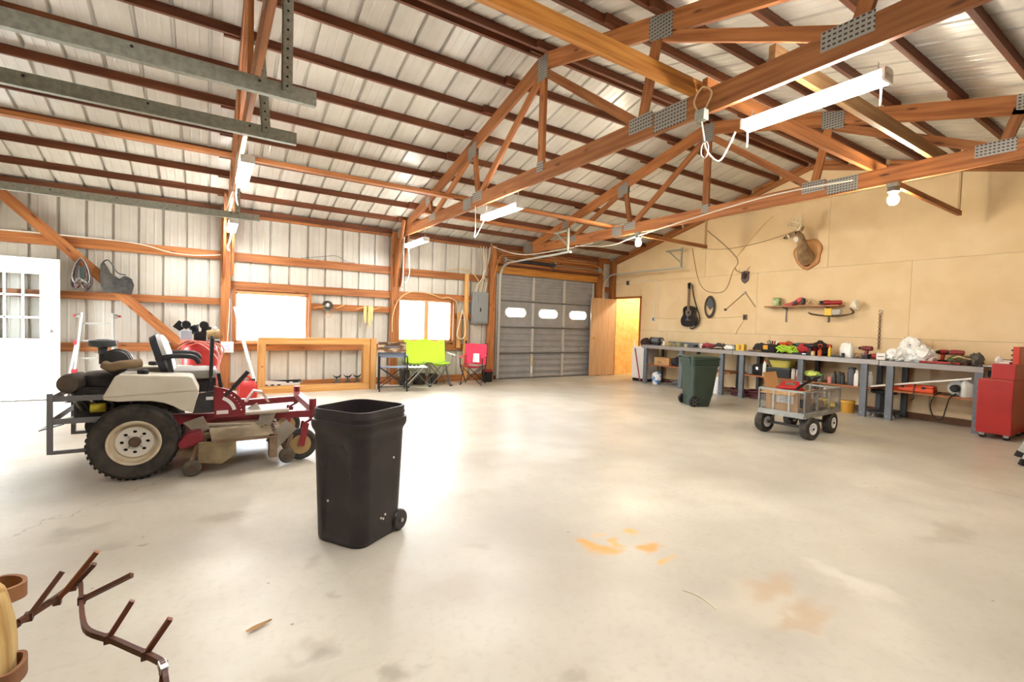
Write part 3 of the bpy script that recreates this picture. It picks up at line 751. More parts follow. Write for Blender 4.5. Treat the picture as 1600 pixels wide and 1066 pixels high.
# ================================================================== RIDING MOWER
def mower():
    t = thing('riding_mower', 'dirty maroon zero-turn mower with cream fuel tanks and a grey seat', 'mower', (0, 5.0, 0))
    CREAM = mat('cream_tank', '#d8d4c6', .5, col2='#cac4b2', nscale=5, bump=.05)
    MAR = mat('maroon_paint', '#8c2630', .42, col2='#742028', nscale=6, bump=.05)
    DIRT = mat('dirty_deck', '#6e5440', .85, col2='#8a7660', nscale=9, bump=.4)
    PLT = mat('dusty_footplate', '#9a9186', .7, col2='#85796a', nscale=8, bump=.1)
    ENG = mat('engine_black', '#26262a', .5, col2='#3a3836', nscale=8)
    RIMC = mat('cream_rim', '#dcd2be', .5, col2='#c2b293', nscale=7)
    SEATB = mat('seat_black_vinyl', '#3c424c', .5); SEATG = mat('seat_grey_vinyl', '#8d8a86', .5); ARMK = mat('armrest_black', '#26262a', .5)
    def rear_wheel(y, s):   # s: outer direction
        w = MB().lathe([(.165, -.10), (.19, -.115), (.25, -.118), (.272, -.10), (.28, -.06), (.283, 0), (.28, .06), (.272, .10), (.25, .118), (.19, .115), (.165, .10)],
                       (-.46, y, .285), (0, s, 0), 48, closed=True)
        for i in range(40):
            an = 2*PI*i/40
            for j, o in ((-.075, 0), (-.025, .5), (.025, 0), (.075, .5)):
                a = an+o*2*PI/40; rr = .2815
                k = len(w.v)
                w.cb((0, 0, 0), (.0045, .042, .022)); M = Matrix.Translation((-.46, y+j, .285)) @ Matrix.Rotation(-a, 4, 'Y') @ Matrix.Translation((rr, 0, 0)); w.xf(M, k)
        ty = w.build('tyre', RUBBER, t, smooth=True)
        rim = MB().lathe([(.168, .112), (.162, .118), (.15, .11), (.148, .06), (.13, .045), (.115, .05), (.115, .02), (.16, .02), (.168, .06)], (-.46, y, .285), (0, s, 0), 40, closed=True).build('rim', RIMC, t, smooth=True)
        holes = [ellipse(-.46+.078*math.cos(a), .285+.078*math.sin(a), .013, .011, 10) for a in [2*PI*k/8 for k in range(8)]]
        plate(ellipse(-.46, .285, .116, .116, 40), holes, .008, 'y', y+s*.052-.004).build('hub_disc', mat('white_hub', '#e2dfd6', .5), rim)
        MB().cyl((-.46, y+s*.02, .285), .11, .004, (0, 1, 0), 24).build('brake_drum', ENG, rim)
        MB().lathe([(.04, .0), (.038, .02), (.026, .026), (.026, .045), (.002, .047)], (-.46, y+s*.052, .285), (0, s, 0), 18).build('hub_cap', mat('rusty_hub', '#5b4638', .7), rim, smooth=True)
        for k in range(4):
            a = PI/4+k*PI/2; MB().cyl((-.46+.052*math.cos(a), y+s*.06, .285+.052*math.sin(a)), .008, .014, (0, 1, 0), 6).build('lug_nut', STEEL, rim)
    rear_wheel(-.42, -1); rear_wheel(.42, 1)
    # fuel tanks
    arch = [(-.12, .49), (-.17, .505), (-.22, .54), (-.28, .57), (-.36, .59), (-.46, .597), (-.56, .597)]
    for s in (-1, 1):
        y0, y1 = sorted((s*.5, s*.22))
        MB().prism([(-.65, .63), (-.575, .79), (-.55, .8), (-.13, .775), (-.1, .765), (-.055, .655)], y0, y1, 'y').build('fuel_tank', CREAM, t, bevel=.012)
        MB().prism([(-.64, .632), (-.058, .655), (-.095, .485)]+arch+[(-.645, .615)], y0+.008, y1-.008, 'y').build('fender', CREAM, t, bevel=.006)
        MB().lathe([(.034, 0), (.036, .008), (.036, .03), (.028, .036)], (-.42, s*.4, .79), (0, 0, 1), 18).build('fuel_cap', BLACK, t, smooth=True)
        # frame rail, front caster arm
        r = MB().bar((-.3, s*.37, .42), (.32, s*.37, .40), .06, .085).bar((.30, s*.37, .405), (.82, s*.46, .405), .055, .06); r.build('frame_rail', MAR, t, bevel=.004)
        MB().cyl((.80, s*.46, .45), .03, .17, (0, 0, 1), 14).build('caster_pivot', MAR, t)
        MB().bar((.80, s*.46, .37), (.73, s*.46, .33), .09, .02).bar((.74, s*.46-.05, .33), (.70, s*.46-.05, .13), .012, .05, up=(1, 0, 0)).bar((.74, s*.46+.05, .33), (.70, s*.46+.05, .13), .012, .05, up=(1, 0, 0)).build('caster_fork', MAR, t)
        MB().lathe([(.085, -.035), (.115, -.042), (.135, -.03), (.14, 0), (.135, .03), (.115, .042), (.085, .035)], (.70, s*.46, .14), (0, 1, 0), 30, closed=True).build('caster_tyre', RUBBER, t, smooth=True)
        MB().lathe([(.088, -.035), (.05, -.02), (.03, -.035), (.03, .035), (.05, .02), (.088, .035)], (.70, s*.46, .14), (0, 1, 0), 24).build('caster_rim', mat('tan_caster_rim', '#a98a5c', .6), t, smooth=True)
        # steering lever: steel rod below, padded grip above
        lx = .02
        lv = MB().tube(smooth_path([(lx-.02, s*.20, .6), (lx, s*.21, .72), (lx+.005, s*.22, .9), (lx+.012, s*.22, 1.07)], 4), .011, 8).build('steering_lever', DKMETAL, t, smooth=True)
        MB().bar((lx+.004, s*.22, .74 if s < 0 else .86), (lx+.012, s*.22, 1.07), .034, .03, up=(1, 0, 0)).build('grip', ARMK, lv, bevel=.008)
        # armrest
        ap = smooth_path([(-.335, s*.235, .895), (-.25, s*.24, .915), (-.15, s*.24, .915), (-.09, s*.24, .9), (-.06, s*.24, .855)], 4)
        ar = MB().tube(ap, .021, 10).build('armrest', ARMK, t, smooth=True)
        MB().cyl((-.335, s*.235, .895), .022, .06, (0, 1, 0), 12).build('armrest_pivot', ARMK, ar)
        MB().bar((-.27, s*.225, .9), (-.24, s*.22, .74), .03, .03, up=(1, 0, 0)).build('armrest_bracket', ARMK, ar)
    # seat
    bm_ = loft([[(p[0], p[1], z) for p in rsq(-.12, 0, w, d, .08)] for z, w, d in ((.715, .30, .40), (.725, .36, .43), (.76, .38, .44), (.79, .36, .42), (.798, .30, .36))])
    bm_.build('seat_cushion', SEATG, t, smooth=True)
    M = Matrix.Translation((-.265, 0, .76)) @ Matrix.Rotation(R(-17), 4, 'Y')
    def back(rings): return loft([[tuple(M @ V((x, p[0], p[1]))) for p in rsq(0, .165, w, h, .1, 6)] for x, w, h in rings])
    back(((-.055, .36, .28), (-.05, .41, .33), (-.02, .43, .35), (.0, .43, .35))).build('backrest_shell', SEATB, t, smooth=True)
    back(((-.0, .41, .33), (.03, .40, .32), (.045, .34, .26))).build('backrest_cushion', mat('seat_white_vinyl', '#d8d6d4', .5), t, smooth=True)
    MB().box((-.28, -.16, .6), (.06, .16, .715)).build('seat_base', ENG, t)
    # right-hand console: black side plate, height quadrant and lever
    MB().prism([(-.10, .47), (-.06, .63), (.045, .645), (.05, .47)], -.47, -.455, 'y').build('side_plate', ENG, t)
    MB().box((-.01, -.474, .575), (.04, -.4705, .6)).build('plate_decal', WHITE, t)
    arc = [(.05+.22*math.cos(a), .455+.22*math.sin(a)) for a in [R(5+80*i/10) for i in range(11)]]
    hol = [ellipse(.05+.19*math.cos(R(8+62*i/7)), .455+.19*math.sin(R(8+62*i/7)), .006, .006, 8) for i in range(8)]
    plate([(.045, .43), (.27, .43)]+arc+[(.045, .69)], hol, .012, 'y', -.485).build('height_quadrant', MAR, t)
    sc = [(.05+.155*math.cos(a), .455+.155*math.sin(a)) for a in [R(12+55*i/8) for i in range(9)]]+[(.05+.128*math.cos(a), .455+.128*math.sin(a)) for a in [R(67-55*i/8) for i in range(9)]]
    MB().prism(sc, -.4865, -.4852, 'y').build('height_scale_decal', WHITE, t)
    MB().box((.062, -.4865, .455), (.145, -.4852, .485)).build('name_decal', mat('decal_pale', '#e6dcdc', .5), t)
    MB().bar((.12, -.49, .60), (.2, -.49, .69), .012, .022).bar((.175, -.49, .665), (.285, -.49, .80), .035, .032).build('deck_lift_lever', ARMK, t, bevel=.004)
    MB().bar((.10, -.17, .62), (.08, -.17, .76), .03, .03, up=(1, 0, 0)).build('brake_lever', ARMK, t, bevel=.006)
    # deck-lift rod along the rail
    MB().tube([(.08, -.45, .44), (.6, -.5, .455)], .018, 8).build('lift_rod', mat('rod_steel', '#b3a79c', .5, .3), t)
    # footplate and front body
    MB().prism([(-.02, .36), (.0, .375), (.34, .345), (.42, .40), (.42, .385), (.34, .33), (0, .36)], -.46, .4, 'y').build('foot_plate', PLT, t)
    MB().prism([(-.16, .40), (-.07, .30), (.02, .34), (-.03, .44)], -.47, -.44, 'y').build('splash_plate', PLT, t)
    MB().prism([(.36, .33), (.38, .43), (.50, .43), (.46, .33)], -.47, -.45, 'y').build('splash_plate', PLT, t)
    MB().prism([(.28, .50), (.35, .60), (.42, .585), (.48, .49), (.46, .485), (.405, .57), (.35, .585), (.3, .495)], -.2, -.1, 'y').build('folded_panel', mat('pale_pink_panel', '#e3c9c6', .6), t)
    # mowing deck
    MB().prism([(-.2, .20), (-.16, .29), (-.05, .315), (.5, .30), (.58, .24), (.58, .12), (.55, .12), (.54, .22), (.46, .26), (0, .26), (0, .13), (-.16, .12), (-.2, .15)], -.5, .5, 'y').build('mower_deck', DIRT, t, bevel=.01)
    MB().prism([(-.14, .33), (-.04, .35), (-.02, .25), (-.16, .2), (-.2, .24)], -.56, -.4, 'y').build('deck_shroud', MAR, t, bevel=.02)
    MB().prism([(-.06, .26), (.2, .25), (.2, .14), (.1, .07), (-.06, .1)], -.60, -.56, 'y').build('discharge_chute', mat('dirty_chute', '#7d6c50', .85, col2='#98896a', nscale=9, bump=.2), t, bevel=.008)
    MB().add([(.0, -.38, .385), (.44, -.38, .385), (.47, -.6, .275), (.03, -.6, .275), (.0, -.38, .37), (.44, -.38, .37), (.47, -.6, .26), (.03, -.6, .26)], [(0, 1, 2, 3), (7, 6, 5, 4), (0, 4, 5, 1), (1, 5, 6, 2), (2, 6, 7, 3), (3, 7, 4, 0)]).build('deck_cover', mat('dusty_tan_cover', '#9c8d74', .8, col2='#7f6f58', nscale=7, bump=.15), t)
    MB().box((.03, -.605, .245), (.5, -.585, .265)).build('deck_lip', DIRT, t)
    MB().box((.44, -.6, .08), (.5, -.5, .28)).build('deck_bracket', DIRT, t)
    MB().bar((.46, -.52, .17), (.62, -.5, .33), .12, .015, up=(0, 1, 0)).build('deck_strut', PLT, t)
    for x, z, y in ((-.10, .065, -.585), (.58, .075, -.56), (-.10, .065, .5), (.58, .075, .5)):
        w = MB().lathe([(.03, -.025), (.055, -.028), (.064, -.018), (.065, 0), (.064, .018), (.055, .028), (.03, .025)], (x, y, z), (0, 1, 0), 22).build('gauge_wheel', mat('worn_gauge_wheel', '#4b4640', .85, col2='#6a6050', nscale=10), t, smooth=True)
        MB().cyl((x, y-.03, z), .02, .02, (0, 1, 0), 10).build('hub_bolt', mat('rusty_hub', '#5b4638', .7), w)
        MB().bar((x, y+.0, z+.05), (x+.04, y+.05, .24), .03, .02).build('wheel_bracket', DIRT, t)
    for x, y in ((.08, -.25), (.3, .02), (.05, .28)): MB().lathe([(.06, 0), (.055, .05), (.03, .06), (.03, .09), (.005, .09)], (x, y, .30), (0, 0, 1), 18).build('spindle_pulley', ENG, t, smooth=True)
    random.seed(3); mb = MB()
    for i in range(160):
        a = random.random()*2*PI; x, y = .44+random.gauss(0, .06), -.33+random.gauss(0, .08)
        k = len(mb.v); mb.box((-.012, -.005, 0), (.012, .005, .003)); mb.xf(Matrix.Translation((x, y, .315+random.random()*.045)) @ Matrix.Rotation(a, 4, 'Z') @ Matrix.Rotation(random.gauss(0, .7), 4, 'X'), k)
    mb.build('leaf_debris', mat('dry_leaves', '#7a5134', .9, col2='#5c3420', nscale=30), t, kind='stuff')
    MB().box((-.16, .44, .12), (.54, .47, .27)).box((-.05, -.1, .14), (.5, .3, .25)).build('deck_light_block', DIRT, t)  # far skirt and inner block added to stop daylight under the deck
    # front cross tube and posts
    MB().bar((.80, -.46, .45), (.80, .46, .45), .06, .06).build('front_cross_tube', MAR, t)
    # engine
    MB().box((-.86, -.2, .42), (-.52, .2, .68)).build('engine_block', ENG, t, bevel=.02)
    MB().lathe([(.2, 0), (.21, .03), (.2, .08), (.15, .1), (.03, .1)], (-.66, 0, .68), (0, 0, 1), 28).build('blower_housing', ENG, t, smooth=True)
    can = MB().lathe([(.075, -.13), (.085, -.125), (.085, -.02), (.09, -.015), (.09, .0), (.085, .005), (.085, .12), (.07, .13)], (-.60, -.16, .88), (0, 1, .0), 26).build('air_cleaner', ENG, t, smooth=True)
    for k in range(4): MB().lathe([(.088, -.004), (.094, 0), (.088, .004)], (-.60, -.25+.035*k, .88), (0, 1, 0), 26, closed=True).build('cleaner_band', STEEL if k % 2 else BLACK, can)
    MB().tube(smooth_path([(-.66, -.31, .86), (-.62, -.34, .845), (-.56, -.36, .86), (-.50, -.36, .865), (-.44, -.33, .87)], 5), .034, 12).build('intake_hose', mat('dusty_hose', '#8a7458', .8), t, smooth=True)
    MB().lathe([(.03, -.03), (.03, .02), (.085, .03), (.09, .045), (.085, .075), (.03, .085), (.004, .085)], (-.70, -.1, .96), (0, 0, 1), 26).build('precleaner_cap', mat('slate_cap', '#4a5054', .5), t, smooth=True)
    MB().tube([(-.70, -.1, .85), (-.70, -.1, .95)], .025, 10).build('precleaner_stem', ENG, t)
    MB().lathe([(.03, -.12), (.068, -.11), (.076, -.08), (.076, .08), (.068, .11), (.03, .12)], (-.86, -.12, .71), (.25, 1, 0), 22).build('muffler', mat('dusty_muffler', '#4d443c', .75, col2='#685c50', nscale=8), t, smooth=True)
    MB().box((-.76, -.26, .60), (-.5, -.2, .67)).build('belt_guard', ENG, t)
    for k in range(5): MB().box((-.6+.04*k, -.222, .68), (-.58+.04*k, -.18, .76)).build('cooling_fin', ENG, t)
    MB().cyl((-.70, -.28, .53), .035, .09, (1, 0, 0), 16).build('oil_filter', mat('oil_filter_yellow', '#d2c23a', .4), t, smooth=True)
    MB().box((-.62, -.3, .7), (-.52, -.26, .725)).build('engine_decal', mat('decal_olive', '#b0a040', .5), t)
    MB().lathe([(.05, -.06), (.06, 0), (.05, .06)], (-.64, -.22, .42), (0, 0, 1), 14).build('hydro_pump', ENG, t, smooth=True)
    for k in range(6):
        MB().tube(smooth_path([(-.85+.03*k, -.2, .6), (-.86+.04*k, -.26, .62), (-.82+.05*k, -.25, .55), (-.8+.04*k, -.2, .5)], 4), .01, 6).build('engine_hose', BLACK if k % 2 else STEEL, t, smooth=True)
    # rear guard of flat bars
    GB = mat('guard_bar_paint', '#77777a', .5)
    g = MB()
    for z in (.62, .455): g.bar((-.95, -.36, z), (-.55, -.36, z), .008, .04).bar((-.95, -.36, z), (-.95, .36, z), .008, .04).bar((-.95, .36, z), (-.55, .36, z), .008, .04)
    g.build('guard_bar', GB, t)
    for y in (-.36, .36): MB().bar((-.955, y, .22), (-.955, y, .66), .03, .03, up=(0, 1, 0)).bar((-.955, y, .23), (-.70, y, .23), .025, .025).bar((-.71, y, .23), (-.70, y, .45), .02, .02, up=(0, 1, 0)).build('guard_upright', GB, t)
    MB().prism([(-1.06, .36), (-.92, .40), (-.92, .392), (-1.06, .352)], -.15, .2, 'y').build('rear_step', GB, t)
    MB().cyl((-.72, -.05, .36), .09, .1, (0, 1, 0), 22).build('drive_pulley', ENG, t)
    return t
mower()

# ================================================================== TRASH CANS
def trash_can():
    K = mat('weathered_black_plastic', '#241f21', .45, col2='#3a3332', nscale=5, mix=(.42, .75), bump=.08, bscale=24, spec=.45)
    t = thing('trash_can', 'large open black plastic trash can without a lid in the foreground', 'trash can', (.755, 2.79, 0), R(32.6))
    N = 12
    def ring(w, d, z, r, dent=0.):
        pts = []
        for sx, sy, a in ((1, 1, 0), (-1, 1, PI/2), (-1, -1, PI), (1, -1, 3*PI/2)):
            for i in range(N+1):
                th = a+PI/2*i/N; pts.append([sx*(w/2-r)+r*math.cos(th), sy*(d/2-r)+r*math.sin(th), z])
        # resample the long straight faces so that the recess has points to act on
        out = []
        k = len(pts)
        for i in range(k):
            p, q = V(pts[i]), V(pts[(i+1) % k]); n = max(1, int((q-p).length/.016))
            for j in range(16 if n > 4 else 1): out.append(p.lerp(q, j/(16 if n > 4 else 1)))
        res = []
        for p in out:
            e = 0.
            if dent and p.x < 0:
                u = (p.y+.0)/.095; top = .60
                inside = abs(u) < 1 and .03 < z < top-.09*(1-math.sqrt(max(0, 1-u*u)))
                if inside: e = .014
            res.append((p.x+e, p.y, z))
        return res
    rings = []
    z = 0.
    for i in range(2): rings.append(ring(.335+.02*i, .325+.02*i, .0+.012*i, .07))
    for i in range(26):
        z = .03+i*.6/25; w = .365+.035*(z/.63); rings.append(ring(w, w-.012, z, .08, dent=1))
    for z, w in ((.64, .404), (.655, .414), (.668, .426), (.685, .433), (.708, .433), (.718, .427), (.722, .414), (.735, .410), (.742, .416), (.75, .416), (.756, .410), (.778, .411), (.785, .405)):
        rings.append(ring(w, w-.012, z, .085))
    for z, w in ((.785, .388), (.74, .385), (.6, .375), (.3, .34), (.05, .31)): rings.append(ring(w, w-.012, z, .08))
    rings = [[(x, y, z*.962) for x, y, z in r_] for r_ in rings]
    loft(rings, True, True).build('body', K, t, smooth=True)
    for s in (-1, 1):
        w = MB().lathe([(.02, -.02), (.055, -.022), (.062, -.012), (.062, .012), (.055, .022), (.02, .02)], (.15, s*.172, .062), (0, 1, 0), 26).build('wheel', K, t, smooth=True)
        MB().cyl((.15, s*.197, .062), .012, .012, (0, 1, 0), 10).build('hub_cap', STEEL, w)
    MB().tube([(.165, -.17, .062), (.165, .17, .062)], .01, 8).build('axle', STEEL, t)
    FL_ = mat('paint_fleck', '#d8d4cc', .7)
    for y, z in ((.06, .24), (-.09, .42)): MB().ball((-.181, y, z), (.004, .007, .008), 8, 6).build('paint_fleck', FL_, t)
    for x, z in ((.07, .46), (-.02, .13), (.0, .12), (.015, .14)): MB().ball((x, -.178-.03*z, z), (.007, .004, .007), 8, 6).build('paint_fleck', FL_, t)
    return t
trash_can()
def green_can():
    G = mat('dark_green_plastic', '#38493f', .45, col2='#324138', nscale=5); GL = mat('green_lid_plastic', '#33443a', .42)
    t = thing('wheeled_trash_bin', 'dark green wheeled trash bin with closed lid in front of the workbench', 'trash can', (6.93, 4.98, 0), R(152))
    loft([[(p[0]+ox, p[1], z) for p in rsq(0, 0, w, d, .05)] for z, w, d, ox in ((.0, .30, .36, .02), (.01, .31, .37, .02), (.17, .35, .395, .0), (.175, .36, .405, .0), (.66, .44, .46, -.02), (.67, .46, .48, -.02), (.69, .46, .48, -.02))]).build('body', G, t, smooth=True)
    bd = loft([[(p[0]-.02, p[1], z) for p in rsq(0, 0, w, d, .06)] for z, w, d in ((.69, .465, .485), (.70, .49, .51), (.715, .49, .51), (.72, .475, .495), (.735, .475, .495), (.74, .49, .51), (.755, .49, .51), (.76, .475, .495), (.775, .475, .495), (.78, .495, .515), (.815, .495, .515), (.83, .45, .47), (.845, .3, .32))])
    bd.build('lid', GL, t, smooth=True)
    MB().tube(smooth_path([(.2, -.17, .78), (.27, -.17, .82), (.285, 0, .83), (.27, .17, .82), (.2, .17, .78)], 5), .014, 8).build('handle', GL, t, smooth=True)
    MB().box((.2, -.19, .72), (.24, .19, .80)).build('hinge_block', GL, t, bevel=.01)
    for s in (-1, 1):
        w = MB().lathe([(.03, -.025), (.075, -.028), (.085, -.018), (.085, .018), (.075, .028), (.03, .025)], (.15, s*.2, .085), (0, 1, 0), 24).build('wheel', BLACK, t, smooth=True)
        for k in range(6):
            a = k*PI/3; MB().bar((.15+.02*math.cos(a), s*.23, .085+.02*math.sin(a)), (.15+.065*math.cos(a), s*.23, .085+.065*math.sin(a)), .012, .006, up=(0, 1, 0)).build('spoke', mat('grey_hub', '#6b706c', .5), w)
    return t
green_can()

# ================================================================== FOREGROUND LEFT: LOG STAND AND PEG RACK
def log_stand():
    t = thing('log_stand', 'weathered yellowish stump with rusty hoops at the lower left edge', 'stump', (-.62, 1.68, 0))
    B = mat('weathered_log', '#c9ad74', .85, col2='#a07c42', nscale=3, stretch=(9, 9, .8), bump=.5, bscale=5)
    RU = mat('rusty_hoop', '#9c6f4c', .7, col2='#7d5238', nscale=8, bump=.1)
    mb = MB().lathe([(.02, 0), (.215, 0), (.225, .1), (.212, .25), (.205, .42), (.195, .5), (.19, .515), (.02, .52)], n=36, cap=False); mb.noise(.012, 7, 2)
    mb.build('trunk', B, t, smooth=True)
    for k, (a, z, d) in enumerate(((R(38), .49, .04), (R(-2), .33, .03), (R(-28), .14, .035), (R(70), .60, .05))):
        c = V((.19*math.cos(a), .19*math.sin(a), z)); o = V((math.cos(a), math.sin(a), 0)); s = V((-o.y, o.x, 0))
        pts = smooth_path([c-s*.04-o*.05, c-s*.045+o*d*.4, c-s*.02+o*d*.95, c+s*.02+o*d*.95, c+s*.045+o*d*.4, c+s*.04-o*.05], 6)
        m_ = loft([[tuple(p+V((0, 0, dz))+(p-c).normalized()*dr) for dz, dr in ((-.02, 0), (-.02, .01), (.02, .01), (.02, 0))] for p in pts])
        m_.build('hoop', RU, t, smooth=True)
    MB().tube([(.1, .12, .5), (.1, .14, .62)], .02, 8).build('hoop_post', RU, t)
    return t
log_stand()
def peg_rack():
    t = thing('peg_rack', 'rusty brown bent steel rack with upright pegs beside the stump', 'rack', (-.3, 1.7, 0))
    B = mat('rusty_brown_steel', '#6b4433', .5, .3, col2='#4c3028', nscale=9, bump=.1)
    z = .42
    main = smooth_path([(-.42, 1.74, z), (-.37, 1.80, z+.01), (-.345, 1.86, z+.01), (-.335, 1.885, z+.02), (-.318, 1.865, z+.015), (-.305, 1.80, z), (-.285, 1.70, z-.01), (-.26, 1.62, z-.01), (-.2, 1.545, z-.01), (-.15, 1.475, z-.01), (-.1, 1.405, z-.01), (-.085, 1.375, z-.015), (-.075, 1.33, z-.05), (-.073, 1.31, z-.1)], 4)
    m_ = MB()
    for p, q in zip(main, main[1:]): m_.bar(p, q, .011, .015)
    m_.build('rail', B, t, world=True)
    def peg(p, q, m=B):
        MB().bar(p, q, .012, .012, up=(1, 0, 0)).build('peg', m, t, world=True)
        MB().bar(V(p)-V((0, 0, .011)), V(p)+V((0, 0, .011)), .017, .017, up=(1, 0, 0)).build('peg_collar', B, t, world=True)
    peg((-.405, 1.76, z), (-.345, 1.80, z+.09))
    peg((-.36, 1.82, z), (-.27, 1.80, z+.13), mat('rusty_peg', '#8a4f2a', .6, .2))
    peg((-.335, 1.87, z+.01), (-.283, 1.85, z+.075))
    peg((-.302, 1.79, z), (-.182, 1.73, z+.07))
    peg((-.212, 1.56, z-.01), (-.163, 1.56, z+.075), mat('reddish_peg', '#7a4230', .5, .2))
    peg((-.125, 1.44, z-.01), (-.075, 1.43, z+.07), mat('reddish_peg', '#7a4230', .5, .2))
    peg((-.085, 1.38, z-.02), (-.09, 1.33, z-.09), mat('reddish_peg', '#7a4230', .5, .2))
    MB().bar((-.09, 1.39, z-.012), (-.082, 1.365, z-.02), .016, .019).build('clamp_band', STEEL, t, world=True)
    # bracket down to the stump's hoop and a rear prop to the floor
    MB().tube([(-.42, 1.74, z), (-.5, 1.70, z-.04)], .012, 8).build('bracket', B, t, world=True)
    MB().tube([(-.073, 1.31, z-.1), (-.07, 1.30, 0)], .009, 8).build('prop', B, t, world=True)
    return t
peg_rack()

# ================================================================== GARDEN CART
def tyre(name, c, axis, R0, w, m=RUBBER, n=30, parent=None, ri=.55):
    return MB().lathe([(R0*ri, -w*.42), (R0*.75, -w*.5), (R0*.93, -w*.44), (R0, -w*.25), (R0, w*.25), (R0*.93, w*.44), (R0*.75, w*.5), (R0*ri, w*.42)], c, axis, n, closed=True).build(name, m, parent, smooth=True)
def cart():
    GC = mat('galv_grey_cart', '#aeb0ac', .5, .4, col2='#9a9c98', nscale=10); MESH = GC
    t = thing('garden_cart', 'grey mesh-sided garden cart on four fat tyres with white rims', 'cart', (6.33, 3.05, 0), R(4))
    L_, W_ = 1.04, .52; x0, x1, y0, y1 = -L_/2, L_/2, -W_/2, W_/2; zb, zt = .285, .565
    MB().box((x0, y0, zb), (x1, y1, zb+.012)).build('bed', GC, t)
    for a, b in (((x0, y0, zb), (x1, y0, zb)), ((x0, y1, zb), (x1, y1, zb)), ((x0, y0, zb), (x0, y1, zb)), ((x1, y0, zb), (x1, y1, zb))):
        MB().bar(a, b, .03, .055).build('bed_frame', GC, t)
    def panel(a, b, nm):
        a, b = V(a), V(b); p = MB(); d = b-a
        p.bar(a+V((0, 0, zt)), b+V((0, 0, zt)), .018, .022).bar(a+V((0, 0, zb+.03)), b+V((0, 0, zb+.03)), .012, .012)
        fr = p.build('side_panel', GC, t)
        for f_ in (0., .33, .67, 1.): 
            MB().bar(a+d*f_+V((0, 0, zb)), a+d*f_+V((0, 0, zt)), .016 if 0 < f_ < 1 else .024, .02, up=(0, 1, 0)).build('upright', GC, fr)
        m_ = MB(); n = max(4, int(d.length/.03))
        for i in range(1, n): m_.bar(a+d*i/n+V((0, 0, zb+.03)), a+d*i/n+V((0, 0, zt)), .0022, .0022, up=(0, 1, 0))
        for k in range(1, 9): z = zb+.03+(zt-zb-.03)*k/9; m_.bar(a+V((0, 0, z)), b+V((0, 0, z)), .0022, .0022)
        m_.build('wire_mesh', GC, fr, kind='stuff')
    panel((x0, y0, 0), (x1, y0, 0), 1); panel((x0, y1, 0), (x1, y1, 0), 1); panel((x0, y0, 0), (x0, y1, 0), 1); panel((x1, y0, 0), (x1, y1, 0), 1)
    MB().box((x0-.012, y0+.02, zb+.1), (x0+.002, y0+.05, zb+.2)).build('latch', BLACK, t)
    RW = mat('white_cart_rim', '#e9ebee', .35)
    for k, (x, y, a) in enumerate(((x0+.16, y1+.0, 12), (x0+.16, y0-.0, 12), (x1-.2, y1-.03, 0), (x1-.2, y0+.03, 0))):
        s = 1 if y > 0 else -1
        ax = (math.sin(R(a)), math.cos(R(a)), 0); c = (x, y, .135)
        w = tyre('tyre', c, ax, .135, .105, mat('cart_tyre', '#35302c', .85, col2='#4a433c', nscale=14, bump=.2), parent=t, ri=.5)
        MB().lathe([(.069, -.048), (.062, -.05), (.05, -.03), (.022, -.02), (.022, -.045), (.004, -.047)], c, ax, 24, cap=False).lathe([(.069, .048), (.062, .05), (.05, .03), (.022, .02), (.022, .045), (.004, .047)], c, ax, 24, cap=False).lathe([(.069, -.048), (.069, .048)], c, ax, 24, cap=False).build('rim', RW, w, smooth=True)
        MB().cyl(c, .012, .115, ax, 10).build('axle_nut', DKMETAL, w)
    DK = mat('cart_undercarriage', '#3f3d3a', .6)
    for x in (x0+.16, x1-.2): MB().bar((x, y0+.05, .135), (x, y1-.05, .135), .03, .03).bar((x, y0+.08, .14), (x, y0+.12, .27), .03, .02, up=(1, 0, 0)).bar((x, y1-.08, .14), (x, y1-.12, .27), .03, .02, up=(1, 0, 0)).build('axle', DK, t)
    MB().bar((x0+.16, 0, .2), (x1-.2, 0, .2), .05, .03).build('chassis_beam', DK, t)
    return t
cart()
# things in the cart
def carton(name, loc, rz, dx, dy, dz, label, flaps=(), m=CARD, cat='box', solid=True):
    t = thing(name, label, cat, loc, rz); x, y = dx/2, dy/2
    th = .006
    for a, b in (((-x, -y, 0), (x, -y+th, dz)), ((-x, y-th, 0), (x, y, dz)), ((-x, -y, 0), (-x+th, y, dz)), ((x-th, -y, 0), (x, y, dz)), ((-x, -y, 0), (x, y, th))):
        MB().box(a, b).build('panel', m, t)
    for side, ang, ln in flaps:
        a = R(ang)
        if side in ('-x', '+x'):
            s = -1 if side == '-x' else 1
            MB().prism([(s*x, dz), (s*(x+ln*math.cos(a)), dz+ln*math.sin(a)), (s*(x+ln*math.cos(a)), dz+ln*math.sin(a)+th), (s*x, dz+th)], -y, y, 'y').build('flap', m, t)
        else:
            s = -1 if side == '-y' else 1
            MB().prism([(s*y, dz), (s*(y+ln*math.cos(a)), dz+ln*math.sin(a)), (s*(y+ln*math.cos(a)), dz+ln*math.sin(a)+th), (s*y, dz+th)], -x, x, 'x').build('flap', m, t)
    return t
cb = carton('cardboard_box', (6.12, 3.09, .298), R(4), .36, .38, .25, 'open cardboard box with a white shipping label inside the garden cart', [('-x', -12, .16), ('-y', 15, .14), ('+y', 75, .2)])
MB().box((-.184, -.14, .1), (-.181, .06, .19)).build('shipping_label', WHITE, cb)
for k in range(5): MB().box((-.1845, -.12, .112+.014*k), (-.184, -.12+.1+.02*((k*7) % 4), .118+.014*k)).build('print_line', mat('faint_print', '#b9c2d2', .7), cb)
